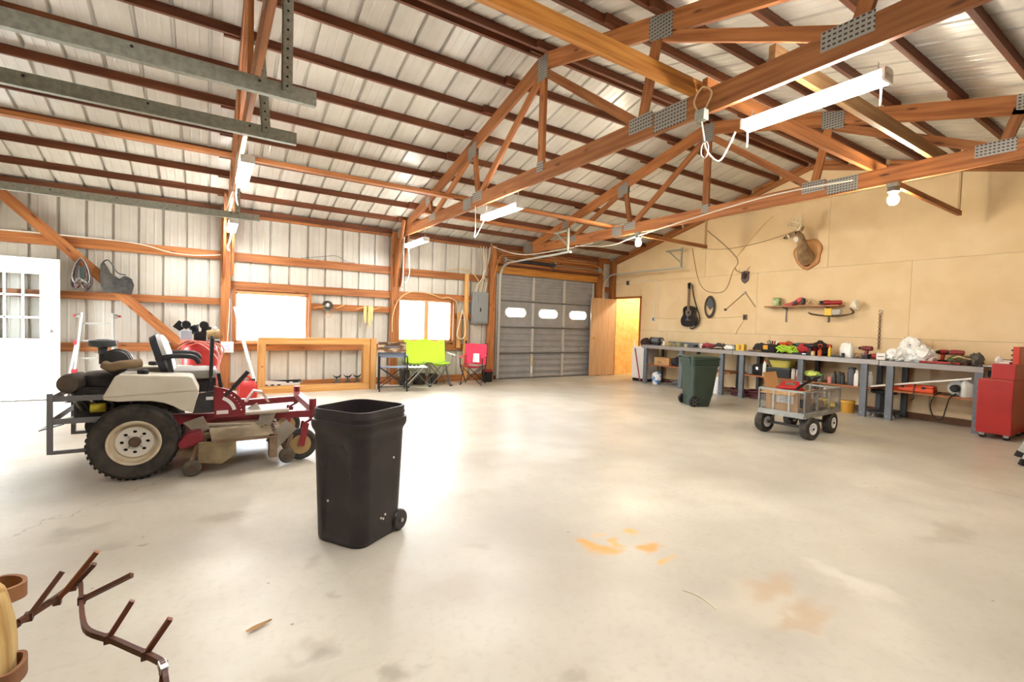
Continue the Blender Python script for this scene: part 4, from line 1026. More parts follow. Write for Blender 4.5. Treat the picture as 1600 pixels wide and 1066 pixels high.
def red_caddy():
    t = thing('tool_caddy', 'red plastic carrying tray with cut-out handle lying on the cardboard box', 'tray', (6.14, 3.08, .551), R(-60))
    MB().prism([(-.16, 0), (.16, 0), (.13, .035), (-.13, .035)], -.09, .09, 'y').build('base', REDPL, t, bevel=.008)
    plate([(-.12, .03), (.12, .03), (.09, .1), (-.09, .1)], [[(-.06, .05), (.06, .05), (.05, .085), (-.05, .085)]], .02, 'y', -.01).build('handle', REDPL, t)
red_caddy()
tag(MB().tube(smooth_path([(6.02, 2.95, .57), (6.1, 2.9, .64), (6.2, 2.84, .70), (6.26, 2.8, .735)], 4), .017, 8).build('rubber_grip_bar', BLACK, smooth=True), 'black rubber-gripped bar sticking out of the cardboard box', 'bar')
def crumple(name, loc, r, m, label, cat, seed=1, amp=.35, sc=4., n=(26, 16), group=None, flat=True):
    mb = MB().ball((0, 0, 0), r, *n); s = max(r)
    o = V((seed*3.7, seed*1.9, seed*5.1)); vs = []
    for v in mb.v:
        v = V(v); d = mnoise.noise_vector(v/s*sc*.5+o)*amp*s*.6+mnoise.noise_vector(v/s*sc*1.4+o)*amp*s*.35
        q = v+d
        if q.z < -r[2]*.72 and flat: q.z = -r[2]*.72
        vs.append(tuple(q))
    mb.v = vs; zmin = min(v[2] for v in vs); mb.v = [(a, b, c-zmin) for a, b, c in vs]
    ob = mb.build(name, m); ob.location = loc; tag(ob, label, cat, group); ob.data.polygons.foreach_set('use_smooth', [True]*len(ob.data.polygons)); ob.data.set_sharp_from_angle(angle=R(35)); return ob
PLB = mat('white_plastic_film', '#f6f7f5', .5, spec=.5)
crumple('yellow_sack', (6.62, 2.92, .298), (.17, .12, .075), mat('yellow_netting', '#d9c46a', .7, col2='#b79f52', nscale=12), 'limp yellow mesh sack in the cart, towards the pail', 'sack', 3)
crumple('brown_glove', (6.42, 2.9, .298), (.12, .09, .085), mat('brown_leather', '#8a6a52', .7), 'brown leather glove in the cart, beside the cardboard box', 'glove', 5)

# ================================================================== WORKBENCHES ALONG THE TAN WALL
BT = .89
def bench(y0, y1, label, legs, shelf, back=None, zt=BT):
    t = thing('workbench', label, 'workbench', (8.82, (y0+y1)/2, 0), group='grey steel workbenches on the tan wall')
    TOP = mat('grey_bench_top', '#83807e', .5, col2='#6f6c6b', nscale=4, bump=.05)
    MB().box((8.49, y0, zt-.055), (9.12, y1, zt)).build('top', TOP, t, world=True, bevel=.006)
    MB().box((8.482, y0, zt-.075), (8.492, y1, zt-.004)).build('front_lip', mat('bench_edge', '#9a9490', .4, .3), t, world=True)
    for y in legs:
        w = .085
        mb = MB().prism([(8.5, y-w/2), (8.5, y+w/2), (8.506, y+w/2), (8.506, y-w/2+.006), (8.56, y-w/2+.006), (8.56, y-w/2)], 0, zt-.055, 'z')
        mb.build('front_leg', GREYST, t, world=True)
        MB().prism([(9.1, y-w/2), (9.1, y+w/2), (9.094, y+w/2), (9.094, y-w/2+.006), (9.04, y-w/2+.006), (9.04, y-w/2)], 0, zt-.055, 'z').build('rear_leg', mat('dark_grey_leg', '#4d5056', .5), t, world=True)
        for z in (.82, .06): MB().cyl((8.497, y+.01, z), .008, .006, (1, 0, 0), 8).build('bolt', STEEL, t, world=True)
        MB().bar((8.53, y, .42), (9.07, y, .42), .03, .02).build('shelf_bearer', GREYST, t, world=True)
    for a, b in shelf: MB().box((8.53, a, .43), (9.08, b, .455)).build('shelf', mat('plywood_shelf', '#a8693e', .6, col2='#94592f', nscale=3, stretch=(6, .7, 6)), t, world=True)
    if back: MB().box((9.085, back[0], zt), (9.12, back[1], zt+.09)).build('back_rail', GREYST, t, world=True)
    return t
bench(5.36, 7.62, 'leftmost grey workbench, behind the dark green bin', (7.53, 6.55, 5.6), ((6.6, 7.52), (5.42, 5.98)), back=(5.5, 7.35))
bench(3.0, 5.35, 'middle grey workbench with the tool clutter and yellow basin', (5.18, 4.12, 3.19), ((3.1, 5.18),))
bench(1.852, 2.99, 'rightmost grey workbench with the heap of white bags', (2.86, 1.898), ((1.9, 2.86),), zt=.885)

# ================================================================== ALONG THE LEFT WALL
def cord(name, pts, r, m, label, cat='cord', n=6, sides=6, group=None, closed=False):
    o = MB().tube(smooth_path(pts, n, closed), r, sides, closed).build(name, m, smooth=True); return tag(o, label, cat, group)
def ladder():
    t = thing('folding_ladder', 'silver folding aluminium ladder with red locks leaning on the left wall', 'ladder', (-1.37, 9.0, 0))
    RL = mat('red_lock', '#c0303a', .4)
    for s in (-1, 1):
        MB().bar((s*.235, -.16, 0), (s*.165, .17, 1.25), .028, .065, up=(0, 1, 0)).build('inner_rail', ALU, t)
        MB().bar((s*.29, -.2, 0), (s*.215, .11, .84), .03, .07, up=(0, 1, 0)).build('outer_rail', ALU, t)
        k = MB().lathe([(.022, 0), (.03, .015), (.03, .04), (.012, .05)], (s*.19, .16, 1.21), (s, 0, 0), 14).build('lock_knob', STEEL, t, smooth=True)
        MB().ball((s*.255, .16, 1.21), .018, 10, 8).build('red_pull', RL, k, smooth=True)
        for z in (.82, .42): MB().box((s*.215-.045*s*z*0-.03, .05+(z-.82)*.35, z-.03), (s*.215+.03, .1+(z-.82)*.35, z+.03)).build('rail_lock', RL, t)
        MB().box((s*.235-.03, -.2, 0), (s*.235+.03, -.12, .03)).build('foot', BLACK, t)
    for z in (1.1, .85, .6, .35, .12):
        f = z/1.25; y = -.16+.33*f; w = .235-.07*f
        MB().bar((-w, y, z), (w, y, z), .03, .024).build('rung', ALU, t)
ladder()
def hanging_cords():
    t = thing('cord_bundle', 'tangle of extension cords hanging from the girt left of the diagonal brace', 'cords', (-1.55, 9.24, 2.04))
    random.seed(5)
    for k in range(9):
        w = random.uniform(.06, .12); h = random.uniform(.34, .47); y = -.02-.008*k
        pts = [(0, y, 0), (w*.6, y-.01, -h*.25), (w, y, -h*.75), (w*.7, y-.01, -h), (0+random.uniform(-.03, .03), y, -h*.8), (-w*.7, y-.01, -h), (-w, y, -h*.75), (-w*.6, y, -h*.25)]
        MB().tube(smooth_path(pts, 5, True), .006, 5, True).build('loop', (CORDK, mat('maroon_cord', '#5a2a2a', .5), mat('grey_cord', '#8a8a88', .5))[k % 3], t, smooth=True)
    MB().box((-.03, -.09, -.3), (.04, -.05, -.12)).build('plug_block', mat('dark_green_plug', '#2e3a34', .5), t, bevel=.01)
    MB().cyl((0, -.04, .0), .012, .09, (0, 1, 0), 8).build('hook', STEEL, t)
hanging_cords()
def hanging_bag():
    t = thing('canvas_bag', 'dark grey canvas bag hanging behind the diagonal brace', 'bag', (-1.15, 9.25, 1.57))
    mb = MB().prism([(-.17, 0), (.17, -.02), (.2, .12), (.17, .22), (.08, .26), (.03, .2), (-.08, .29), (-.11, .36), (-.15, .44), (-.19, .42), (-.2, .2)], -.07, -.01, 'y')
    mb.build('body', mat('charcoal_canvas', '#2e2e2e', .85, col2='#4e4a44', nscale=9, bump=.3), t, bevel=.02)
    MB().tube(smooth_path([(-.17, -.04, .43), (-.1, -.05, .47), (.0, -.05, .3), (.1, -.05, .27)], 5), .008, 6).build('strap', BLACK, t, smooth=True)
hanging_bag()
def compressor():
    t = thing('air_compressor', 'red upright air compressor with a black pump, behind the mower', 'air compressor', (-.1, 8.55, 0))
    MB().lathe([(.02, .12), (.2, .13), (.27, .2), (.28, .26), (.28, .74), (.27, .80), (.2, .86), (.02, .875)], n=32, cap=False).xf(Matrix.Diagonal((.82, .82, 1, 1))).build('tank', REDP, t, smooth=True)
    for k in range(3):
        a = R(90+120*k); MB().bar((.2*math.cos(a), .2*math.sin(a), .25), (.25*math.cos(a), .25*math.sin(a), 0), .05, .02, up=(1, 0, 0)).build('leg', REDP, t)
    MB().box((-.2, -.15, .85), (.25, .15, .88)).build('platform', BLACK, t)
    MB().box((-.08, -.1, .88), (.08, .1, 1.02)).build('crankcase', BLACK, t, bevel=.02)
    for s in (-1, 1):
        c = MB(); 
        for j in range(5): c.lathe([(.055, -.008), (.065, 0), (.055, .008)], (s*.07, -.02, 1.02+.02*j), (s*.5, 0, 1), 16, closed=True)
        c.cyl((s*.08, -.02, 1.05), .05, .12, (s*.5, 0, 1), 14); c.build('cylinder', DKMETAL, t, smooth=True)
        MB().lathe([(.05, -.03), (.06, -.02), (.06, .02), (.05, .03)], (s*.11-.06, -.14, 1.12), (0, 1, 0), 18).build('intake_filter', BLACK, t, smooth=True)
    k = MB().box((-.06, -.05, -.06), (.06, .05, .06)); k.xf(Matrix.Translation((-.25, -.05, 1.1)) @ Matrix.Rotation(R(38), 4, 'Y')); k.build('motor_cover', BLACK, t, bevel=.01)
    MB().cyl((.17, -.05, .98), .075, .17, (1, 0, .1), 20).build('motor', mat('tan_motor', '#a38a5e', .5), t, smooth=True)
    MB().lathe([(.03, 0), (.03, .01), (.02, .02)], (.19, -.12, 1.07), (0, -1, 0), 14).build('pressure_gauge', WHITE, t)
    MB().box((-.24, -.18, .9), (-.1, -.1, 1.04)).build('switch_box', mat('pale_blue_box', '#aab4c4', .5), t, bevel=.01)
    for i in range(4):
        pts = [(.3*math.cos(R(200+40*j))*(1-.06*i), -.24-.03*i+.05*math.sin(R(70*j)), .70+.22*math.sin(R(180*j/5+20*i))-.02*j) for j in range(6)]
        MB().tube(smooth_path(pts, 5), .009, 6).build('air_hose', mat('pink_hose', '#d07a70', .5), t, smooth=True)
    MB().box((.02, -.295, .42), (.2, -.283, .52)).build('brand_decal', WHITE, t)
    MB().box((-.02, -.29, .38), (.1, -.28, .42)).build('dark_decal', BLACK, t)
compressor()
def gas_can():
    t = thing('fuel_can', 'red plastic fuel can on the floor behind the mower lever', 'fuel can', (.52, 8.4, 0))
    loft([[(p[0], p[1], z) for p in rsq(0, 0, w, d, .06)] for z, w, d in ((0, .24, .2), (.02, .27, .22), (.2, .27, .22), (.26, .2, .16), (.28, .1, .08))]).build('body', REDPL, t, smooth=True)
    MB().tube(smooth_path([(-.09, 0, .25), (-.06, 0, .32), (.02, 0, .33), (.06, 0, .26)], 5), .016, 8).build('handle', REDPL, t, smooth=True)
    MB().cyl((.08, 0, .27), .03, .05).build('cap', BLACK, t)
gas_can()
def shovel():
    t = thing('long_shovel', 'white-handled shovel leaning on the window post', 'shovel', (.62, 8.7, 0))
    MB().tube([(.37, 9.12, 1.42), (.64, 8.66, .22)], .022, 10).build('handle', WHITEM, t, world=True)
    MB().tube([(.40, 9.10, 1.2), (.66, 8.72, .1)], .014, 8).build('second_handle', mat('pale_pole', '#d9d2c2', .5), t, world=True)
    b = loft([[(p[0], p[1], z) for p in rsq(0, y, w, d, min(w, d)*.45)] for z, w, d, y in ((.27, .05, .04, 0), (.22, .14, .03, .005), (.1, .17, .02, 0), (.0, .12, .012, -.02))])
    b.xf(Matrix.Translation((.62, 8.6, .0)) @ Matrix.Rotation(R(-20), 4, 'Y') @ Matrix.Rotation(R(25), 4, 'Z')); b.build('blade', mat('dirty_blade', '#7a746a', .6, .3), t, world=True, smooth=True)
shovel()
ob = thing('outlet_box', 'white outlet box with a cord, on the post left of the wide window', 'outlet', (.27, 9.16, .75))
MB().box((-.09, -.05, -.09), (.09, .01, .09)).build('box', WHITE, ob, bevel=.008); MB().box((-.04, -.056, -.05), (.04, -.05, .05)).build('cover', mat('pale_blue_cover', '#c8d4e4', .5), ob)
cord('power_cord', [(.3, 9.15, 1.55), (.29, 9.14, 1.2), (.27, 9.12, .84)], .006, CORDW, 'white cord dropping to the outlet box on the window post')
def lumber_frame():
    t = thing('lumber_frame', 'big open rectangle of new pine lumber standing under the wide window', 'wooden frame', (1.67, 8.8, 0))
    a, b, h = -.98, .84, .93
    for y, m in ((-.06, 0), (.07, .04)):
        board('rail', (1.67+a, 8.8+y, .055), (1.67+b, 8.8+y, .055), .04, .11, WOODL, t); board('rail', (1.67+a, 8.8+y, h-.055), (1.67+b, 8.8+y, h-.055), .04, .11, WOODL, t)
        for x in (a+.055, b-.055): board('stile', (1.67+x, 8.8+y, .11), (1.67+x, 8.8+y, h-.11), .11, .04, WOODL, t, up=(0, 1, 0))
    board('end_stud', (1.67+b+.06, 8.75, 0), (1.67+b+.06, 8.75, h), .1, .12, WOODL, t, up=(0, 1, 0))
    MB().cyl((a+.06, -.081, .45), .014, .003, (0, 1, 0), 10).build('knot', mat('wood_knot', '#8a5a2c', .7), t)
lumber_frame()
def vent_strip():
    t = thing('slotted_panel', 'long white slotted panel lying inside the pine frame', 'panel', (1.05, 8.98, .0))
    hol = [stadium(-.22+.1*k, .11, .06, .025, 4) for k in range(3)]+[stadium(.12+.1*k, .15, .06, .02, 4) for k in range(3)]
    plate([(-.3, .0), (.32, .0), (.32, .2), (-.3, .2)], hol, .03, 'y', -.03).build('body', WHITE, t)
    MB().box((-.29, .001, .02), (.31, .012, .19)).build('dark_back', BLACK, t)
vent_strip()
def clamp(x, label):
    t = thing('iron_clamp', label, 'clamp', (x, 8.95, .0), group='three iron clamps in the pine frame')
    I = mat('dark_iron', '#3a3836', .5, .4)
    MB().prism([(-.05, 0), (.05, 0), (.03, .05), (.04, .17), (-.03, .17), (-.03, .05)], -.03, .03, 'y').build('body', mat('grey_iron', '#6a6864', .5, .4), t, bevel=.006)
    MB().prism([(-.075, .26), (-.02, .225), (.03, .225), (.08, .26), (.04, .20), (-.03, .20)], -.02, .02, 'y').build('jaw', I, t)
    MB().tube([(0, 0, .15), (0, 0, .23)], .012, 8).tube([(-.08, -.02, .11), (.05, -.02, .11)], .009, 6).build('screw', I, t)
for k, x in enumerate((1.98, 2.17, 2.34)): clamp(x, ('left of three dark iron clamps standing in the pine frame', 'middle of three dark iron clamps standing in the pine frame', 'right of three dark iron clamps standing in the pine frame')[k])

def camp_fabric(pts, nu=10, nv=8, sag=.04, axis=(0, 0, -1)):
    """four corners -> sagging cloth patch with a little thickness"""
    a, b, c, d = [V(p) for p in pts]; ax = V(axis); mb = MB()
    for off in (0, .004):
        o = len(mb.v); vs = []
        for i in range(nu+1):
            for j in range(nv+1):
                u, w = i/nu, j/nv; p = a.lerp(b, u).lerp(d.lerp(c, u), w); s = 4*u*(1-u)*(.4+.6*4*w*(1-w)); vs.append(p+ax*(sag*s+off))
        fs = [(i*(nv+1)+j, (i+1)*(nv+1)+j, (i+1)*(nv+1)+j+1, i*(nv+1)+j+1) for i in range(nu) for j in range(nv)]
        mb.add(vs, fs)
    return mb
def director_chair():
    t = thing('director_chair', 'black folding director chair with brown patterned back and side tray', 'chair', (2.84, 8.42, 0), R(-14))
    w, d = .24, .20
    for s in (-1, 1):
        for y in (-d, d): MB().tube([(s*w, y, 0), (s*w, y, .58 if y < 0 else .86)], .012, 8).build('leg', BLACK, t, smooth=True)
        MB().tube(smooth_path([(s*w, -d, .56), (s*w, -d+.02, .61), (s*w, -d+.08, .625), (s*w, d-.05, .625), (s*w, d, .61)], 4), .014, 8).build('arm', BLACK, t, smooth=True)
        MB().tube([(s*w, -d, .1), (s*w, d, .1)], .009, 6).build('side_rail', BLACK, t)
    for y in (-d, d): MB().tube([(-w, y, .08), (w, y, .43)], .008, 6).tube([(w, y, .08), (-w, y, .43)], .008, 6).build('cross_brace', DKMETAL, t)
    MB().tube([(-w, -d, .09), (w, -d, .09)], .009, 6).build('foot_rail', BLACK, t)
    camp_fabric([(-w, -d, .44), (w, -d, .44), (w, d, .44), (-w, d, .44)], sag=.03).build('seat', mat('slate_canvas', '#7d8698', .8), t, smooth=True)
    camp_fabric([(-w, d, .80), (w, d, .80), (w, d, .58), (-w, d, .58)], sag=.04, axis=(0, 1, 0)).build('lower_back', mat('slate_canvas', '#7d8698', .8), t, smooth=True)
    camp_fabric([(-w-.015, d-.02, .87), (w+.015, d-.02, .87), (w+.015, d-.02, .68), (-w-.015, d-.02, .68)], sag=.05, axis=(0, 1, 0)).build('back_panel', mat('brown_camo', '#6b4a30', .7, col2='#d8c8a8', nscale=5, stretch=(1, 1, 3), mix=(.48, .62)), t, smooth=True)
    tr = MB().box((w+.02, -d-.05, .43), (w+.36, d-.02, .445)).build('side_tray', mat('pale_tray', '#d4d8da', .4), t, bevel=.005)
    MB().tube([(w+.3, -d, .44), (w, -d, .12)], .008, 6).tube([(w+.3, d-.08, .44), (w, d-.08, .12)], .008, 6).build('tray_brace', ALU, t)
    for k in range(3): MB().cyl((w+.08+.07*k, 0, .455), .025, .02).build('cup_ring', BLACK, tr)
director_chair()
def loveseat():
    t = thing('double_camp_chair', 'lime green two-seat folding camp chair under the two-pane window', 'chair', (3.68, 8.86, 0), R(-4))
    FR = mat('grey_chair_tube', '#77787a', .4, .5)
    w = .44
    bk_ = camp_fabric([(-w+.02, .16, .93), (w-.02, .16, .92), (w-.02, .07, .47), (-w+.02, .07, .47)], 24, 12, .05, (0, 1, 0))
    bk_.v = [(x, y, z-(.05*math.sin(PI*(x+w)/w)**2*max(0, (z-.5)/.43) if z > .5 else .03*math.sin(PI*(x+w)/w)**2)) for x, y, z in bk_.v]
    bk_.build('back', LIME, t, smooth=True)
    for s in (-1, 1):
        a, b = (-w, 0) if s < 0 else (0, w)
        camp_fabric([(a, -.22, .47), (b, -.22, .47 if s > 0 else .50), (b, .1, .46), (a, .1, .46)], 10, 8, .07).build('seat', LIME, t, smooth=True)
        MB().tube([(s*w, .16, .93), (s*w, .14, .40), (s*(w-.02), -.2, .02)], .009, 6).build('back_post', FR, t)
        camp_fabric([(s*w, -.24, .63), (s*(w+.08), -.24, .62), (s*(w+.07), .14, .65), (s*w, .14, .66)], 6, 6, .02).build('armrest', mat('pale_arm_fabric', '#d8dccc', .7), t, smooth=True)
        MB().tube([(s*(w+.02), -.24, .63), (s*(w+.0), -.22, .46)], .008, 6).build('arm_post', FR, t)
    for x0, x1 in ((-w, -.02), (.02, w)):
        for y in (-.22, .12):
            MB().tube([(x0, y, .47), (x1, y, .02)], .009, 6).tube([(x1, y, .47), (x0, y, .02)], .009, 6).build('cross_leg', FR, t)
        for x in (x0, x1): MB().tube([(x, -.22, .02), (x, .12, .46)], .008, 6).build('side_brace', FR, t)
    for x in (-w, 0, w): MB().box((x-.025, -.25, 0), (x+.025, -.19, .025)).build('foot', BLACK, t)
    MB().box((-w+.08, .09, .72), (-w+.16, .1, .8)).build('logo_patch', WHITE, t) if False else None
loveseat()
def camp_chair():
    t = thing('camp_chair', 'red and pink folding camp chair beside the electrical panel', 'chair', (4.62, 8.62, 0), R(-42))
    RF = mat('red_camp_fabric', '#c42a3c', .75, col2='#d8406a', nscale=3); FR = mat('black_chair_tube', '#2c2a2c', .4, .3); w = .23
    camp_fabric([(-w, .2, .85), (w, .2, .83), (w, .08, .42), (-w, .08, .42)], 10, 10, .05, (0, 1, 0)).build('back', RF, t, smooth=True)
    camp_fabric([(-w, -.24, .42), (w, -.24, .42), (w, .1, .40), (-w, .1, .40)], 10, 8, .06).build('seat', RF, t, smooth=True)
    camp_fabric([(-.05, .135, .64), (.08, .135, .64), (.1, .06, .46), (-.04, .06, .46)], 6, 6, .05, (0, 1, 0)).build('back_patch', mat('white_patch', '#f0e8e8', .7), t, smooth=True)
    for s in (-1, 1):
        MB().tube([(s*w, .21, .86), (s*w, .12, .40)], .01, 6).build('back_post', FR, t)
        MB().tube([(s*w, .12, .42), (s*(w-.02), -.25, .02)], .01, 6).tube([(s*w, -.25, .56), (s*w, -.22, .40), (s*(w-.02), .2, .02)], .01, 6).build('side_leg', FR, t)
        MB().bar((s*w, -.27, .57), (s*w, .16, .61), .045, .012).build('armrest', RF, t)
    for y in (-.24, .14): MB().tube([(-w, y, .42), (w, y, .02)], .009, 6).tube([(w, y, .42), (-w, y, .02)], .009, 6).build('cross_leg', FR, t)
    MB().tube([(-w, .21, .84), (-w, .21, .9)], .02, 8).build('post_cap', BLACK, t)
camp_chair()
def pail(name, loc, r, h, m, rim, label):
    t = thing(name, label, 'bucket', loc)
    MB().lathe([(.01, .006), (r*.86, .0), (r*.88, .01), (r, h), (r*.96, h), (r*.84, .02), (.01, .015)], n=28, cap=False).build('body', m, t, smooth=True)
    MB().lathe([(r*.98, h-.03), (r*1.05, h-.025), (r*1.05, h+.004), (r*.98, h+.004)], n=28, closed=True).build('rim', rim, t, smooth=True)
    MB().tube([(r*1.04*math.cos(a), r*1.04*math.sin(a)*.9, h-.02-.04*math.sin(a)) for a in [PI+PI*i/12 for i in range(13)]], .004, 5).build('bail_handle', STEEL, t)
    return t
pail('bucket', (5.16, 9.0, 0), .13, .26, BLACK, REDPL, 'black bucket with a red rim behind the red camp chair')
for k, (x, y, r, l) in enumerate(((3.3, 9.06, .1, .30), (3.62, 9.08, .12, .22), (3.92, 9.1, .1, .2))):
    t = thing('wire_roll', ('tall dark roll of wire fencing behind the director chair', 'dark roll of wire fencing behind the left seat of the lime chair', 'low dark roll of wire fencing behind the right seat of the lime chair')[k], 'wire roll', (x, y, 0), group='rolls of wire fencing on the floor')
    for i in range(6):
        rr = r*(1-.1*i); MB().lathe([(rr, 0), (rr+.004, l*.5), (rr, l), (rr-.006, l), (rr-.006, 0)], n=14, closed=True).build('coil', mat('rusty_wire', '#4e443c', .8, col2='#2e2a28', nscale=40, bump=.6), t)
# lamp, gloves and sticks on the middle girt
def clamp_lamp():
    t = thing('clamp_lamp', 'tin reflector clamp lamp hung between the two windows', 'lamp', (1.86, 9.24, 1.52))
    MB().lathe([(.03, .1), (.05, .08), (.085, .02), (.1, -.03), (.096, -.03), (.08, .02), (.03, .08)], (0, -.03, 0), (.45, 1, .4), 22).build('reflector', STEEL, t, smooth=True)
    MB().ball((0, -.03, 0), .035, 12, 8).build('bulb', mat('dull_glass_bulb', '#d8d8d4', .2), t, smooth=True)
    MB().bar((-.25, -.02, -.06), (.02, -.02, 0), .014, .014).build('clamp_stick', WOODL, t)
    MB().tube(smooth_path([(.04, .0, -.08), (.07, -.01, -.18), (0, -.01, -.22), (-.03, 0, -.12)], 5), .005, 5).build('cord', mat('orange_cord', '#c98a4a', .5), t, smooth=True)
clamp_lamp()
def gloves():
    t = thing('work_gloves', 'pale yellow work gloves draped over the girt between the windows', 'gloves', (2.60, 9.26, 1.50))
    for k, (dx, l) in enumerate(((-.05, .30), (.03, .38), (.07, .25))):
        mb = MB().prism([(dx-.03, .04), (dx+.03, .04), (dx+.028, -l*.6), (dx+.01, -l), (dx-.012, -l*.95), (dx-.03, -l*.6)], -.03-.012*k, -.012-.012*k, 'y'); mb.build('glove', mat('pale_leather', '#dccb8a', .8), t, bevel=.006)
    for a, b in (((-.22, -.03), (-.08, .02)), ((.1, -.02), (.24, .02))): MB().bar((a[0], -.03, a[1]), (b[0], -.03, b[1]), .02, .02).build('peg_stick', WOODL, t)
gloves()
def wood_peg(x): 
    o = board('peg_stick', (x, 9.28, 1.47), (x+.18, 9.27, 1.56), .02, .02, WOODL); tag(o, 'short pale stick nailed on the girt right of the tin lamp', 'stick')
wood_peg(2.02)
# electrical panel with its cables
def panel():
    t = thing('electrical_panel', 'grey electrical panel box mounted left of the overhead door', 'electrical panel', (5.07, 9.22, 1.27))
    P = mat('grey_panel_paint', '#8a8e90', .45)
    MB().box((-.19, -.02, 0), (.19, .08, .69)).build('box', P, t, bevel=.006); MB().box((-.17, -.032, .03), (.17, -.02, .66)).build('door', P, t, bevel=.004)
    MB().box((-.03, -.038, .26), (.0, -.032, .34)).build('latch', DKMETAL, t); MB().box((-.08, -.036, .46), (-.075, -.032, .62)).build('door_crease', GREYST, t)
    return t
panel()
random.seed(11)
ORD = ('first', 'second', 'third', 'fourth', 'fifth', 'sixth', 'seventh', 'eighth', 'ninth', 'tenth', 'eleventh', 'twelfth')
for k in range(9):
    x = 4.92+.035*k; top = (5.0+.03*k+random.uniform(-.03, .03), 9.15-.02*(k % 3), 2.95)
    cord('panel_cable', [(x, 9.21, 1.96), (x+.02, 9.17, 2.1+.02*k), (5.06+random.uniform(-.03, .03), 9.15-.008*k, 2.28), (5.08+.015*k, 9.15, 2.6), top], .009, (CORDT, CORDW, mat('grey_cable', '#8f8c84', .5))[k % 3],
         ORD[k]+' cable from the left in the bunch rising from the electrical panel', 'cable', 5, 6, 'cables above the electrical panel')
cord('girt_cable', [(-2.5, 9.27, 2.355), (-1.5, 9.26, 2.355), (-.9, 9.25, 2.33), (-.5, 9.24, 2.24), (-.15, 9.22, 2.23), (.17, 9.2, 2.27)], .008, CORDW, 'white cable sagging along the upper girt left of the window post', 'cable')
cord('girt_cable', [(1.4, 9.29, 2.35), (1.75, 9.28, 2.41), (2.0, 9.28, 2.45), (2.2, 9.28, 2.36), (2.35, 9.28, 2.35)], .007, mat('grey_cable', '#8f8c84', .5), 'grey cable bowed above the upper girt between the windows', 'cable')
cord('girt_cable', [(3.05, 9.12, 1.05), (3.06, 9.12, 1.4), (3.2, 9.13, 1.72), (3.5, 9.2, 1.88), (3.9, 9.25, 1.85), (4.15, 9.25, 1.78), (4.3, 9.24, 1.80), (4.5, 9.24, 1.7), (4.52, 9.24, 1.4)], .009, CORDT, 'tan cable arching over the two-pane window', 'cable')
cord('cable_loop', [(4.62, 9.2, 1.55), (4.55, 9.2, 1.25), (4.5, 9.2, 1.0), (4.62, 9.2, .92), (4.7, 9.2, 1.05), (4.67, 9.2, 1.35), (4.64, 9.2, 1.5)], .01, CORDW, 'white cable loop hanging left of the electrical panel', 'cable')
cord('panel_feed', [(4.2, 9.26, 2.35), (4.5, 9.24, 2.43), (4.8, 9.22, 2.4), (5.0, 9.2, 2.2)], .011, CORDT, 'tan cables feeding in from the left above the electrical panel', 'cable')
cord('electric_cable', [(5.3, 9.15, 2.98), (5.8, 8.8, 2.82), (6.2, 8.2, 2.86), (6.3, 7.0, 2.9)], .01, CORDW, 'white cable drooping from the panel to the far truss', 'cable')
cord('electric_cable', [(6.12, 7.3, 2.86), (6.09, 6.3, 2.74), (6.1, 5.6, 2.83), (6.12, 3.6, 3.02), (6.12, 2.5, 3.0)], .01, CORDW, 'white cable strung along the far truss to the bulbs', 'cable')
cord('electric_cable', [(5.35, 9.15, 2.3), (5.44, 9.1, 2.7), (5.6, 9.14, 2.82), (6.2, 9.15, 2.83), (7.6, 9.15, 2.83), (8.42, 9.14, 2.82), (8.58, 9.08, 2.6)], .011, mat('copper_cable', '#c98a50', .4), 'copper-coloured cable running above the overhead door', 'cable')
# hanging cords of the lights
cord('lamp_cord', [(3.12, 8.72, 2.86), (3.1, 8.7, 2.4), (3.09, 8.68, 2.05), (3.05, 8.66, 1.9)], .007, CORDW, 'white pull cord hanging beside the post between the windows, left strand')
cord('lamp_cord', [(3.1, 8.45, 2.64), (3.13, 8.45, 2.3), (3.14, 8.48, 2.15), (3.1, 8.5, 1.98), (3.06, 8.52, 2.0)], .007, CORDW, 'white pull cord dangling from the small tube light near the post, right strand')
cord('lamp_cord', [(3.12, 5.9, 2.9), (3.12, 5.88, 2.6), (3.1, 5.86, 2.45), (3.14, 5.8, 2.55), (3.16, 5.7, 2.68)], .007, CORDW, 'white cord knotted at the tube light under the nearest full truss')
cord('lamp_cord', [(3.11, 2.3, 2.86), (3.12, 2.28, 2.72), (3.14, 2.26, 2.6), (3.2, 2.2, 2.52), (3.26, 2.17, 2.62), (3.3, 2.14, 2.74)], .007, CORDW, 'white cord drooping to the near end of the brightest tube light')
cord('cord_coil', [(3.11, 2.26+.03*math.cos(a), 2.60+.06*math.sin(a)) for a in [k*.7 for k in range(18)]], .006, CORDW, 'coiled white cord tied under the junction box on the nearest full truss')
jb = thing('junction_box', 'small grey junction box under the nearest full truss', 'junction box', (3.1, 2.29, 2.87)); MB().box((-.03, -.04, -.05), (.03, .04, .03)).build('box', GALV, jb, bevel=.004); MB().tube(smooth_path([(0, .03, .03), (0, .07, .12), (0, 0.0, .2), (0, -.08, .13), (0, -.03, .03)], 5), .007, 6).build('cable', CORDT, jb, smooth=True)
for k, (y, dz) in enumerate(((1.25, .0), (2.08, .0))):
    cord('pull_chain', [(3.36, y, 2.77), (3.362, y, 2.7), (3.36, y, 2.62)], .006, CORDW, ('white pull chain at the far right end of the brightest tube light', 'white pull chain at the near left end of the brightest tube light')[k], 'pull chain')
cord('lamp_cord', [(.27, 5.95, 2.9), (.25, 6.1, 2.6), (.27, 6.15, 2.5), (.24, 6.6, 2.75), (.2, 7.6, 2.7)], .008, CORDW, 'white cord twisted below the upper end-on tube light at the left')
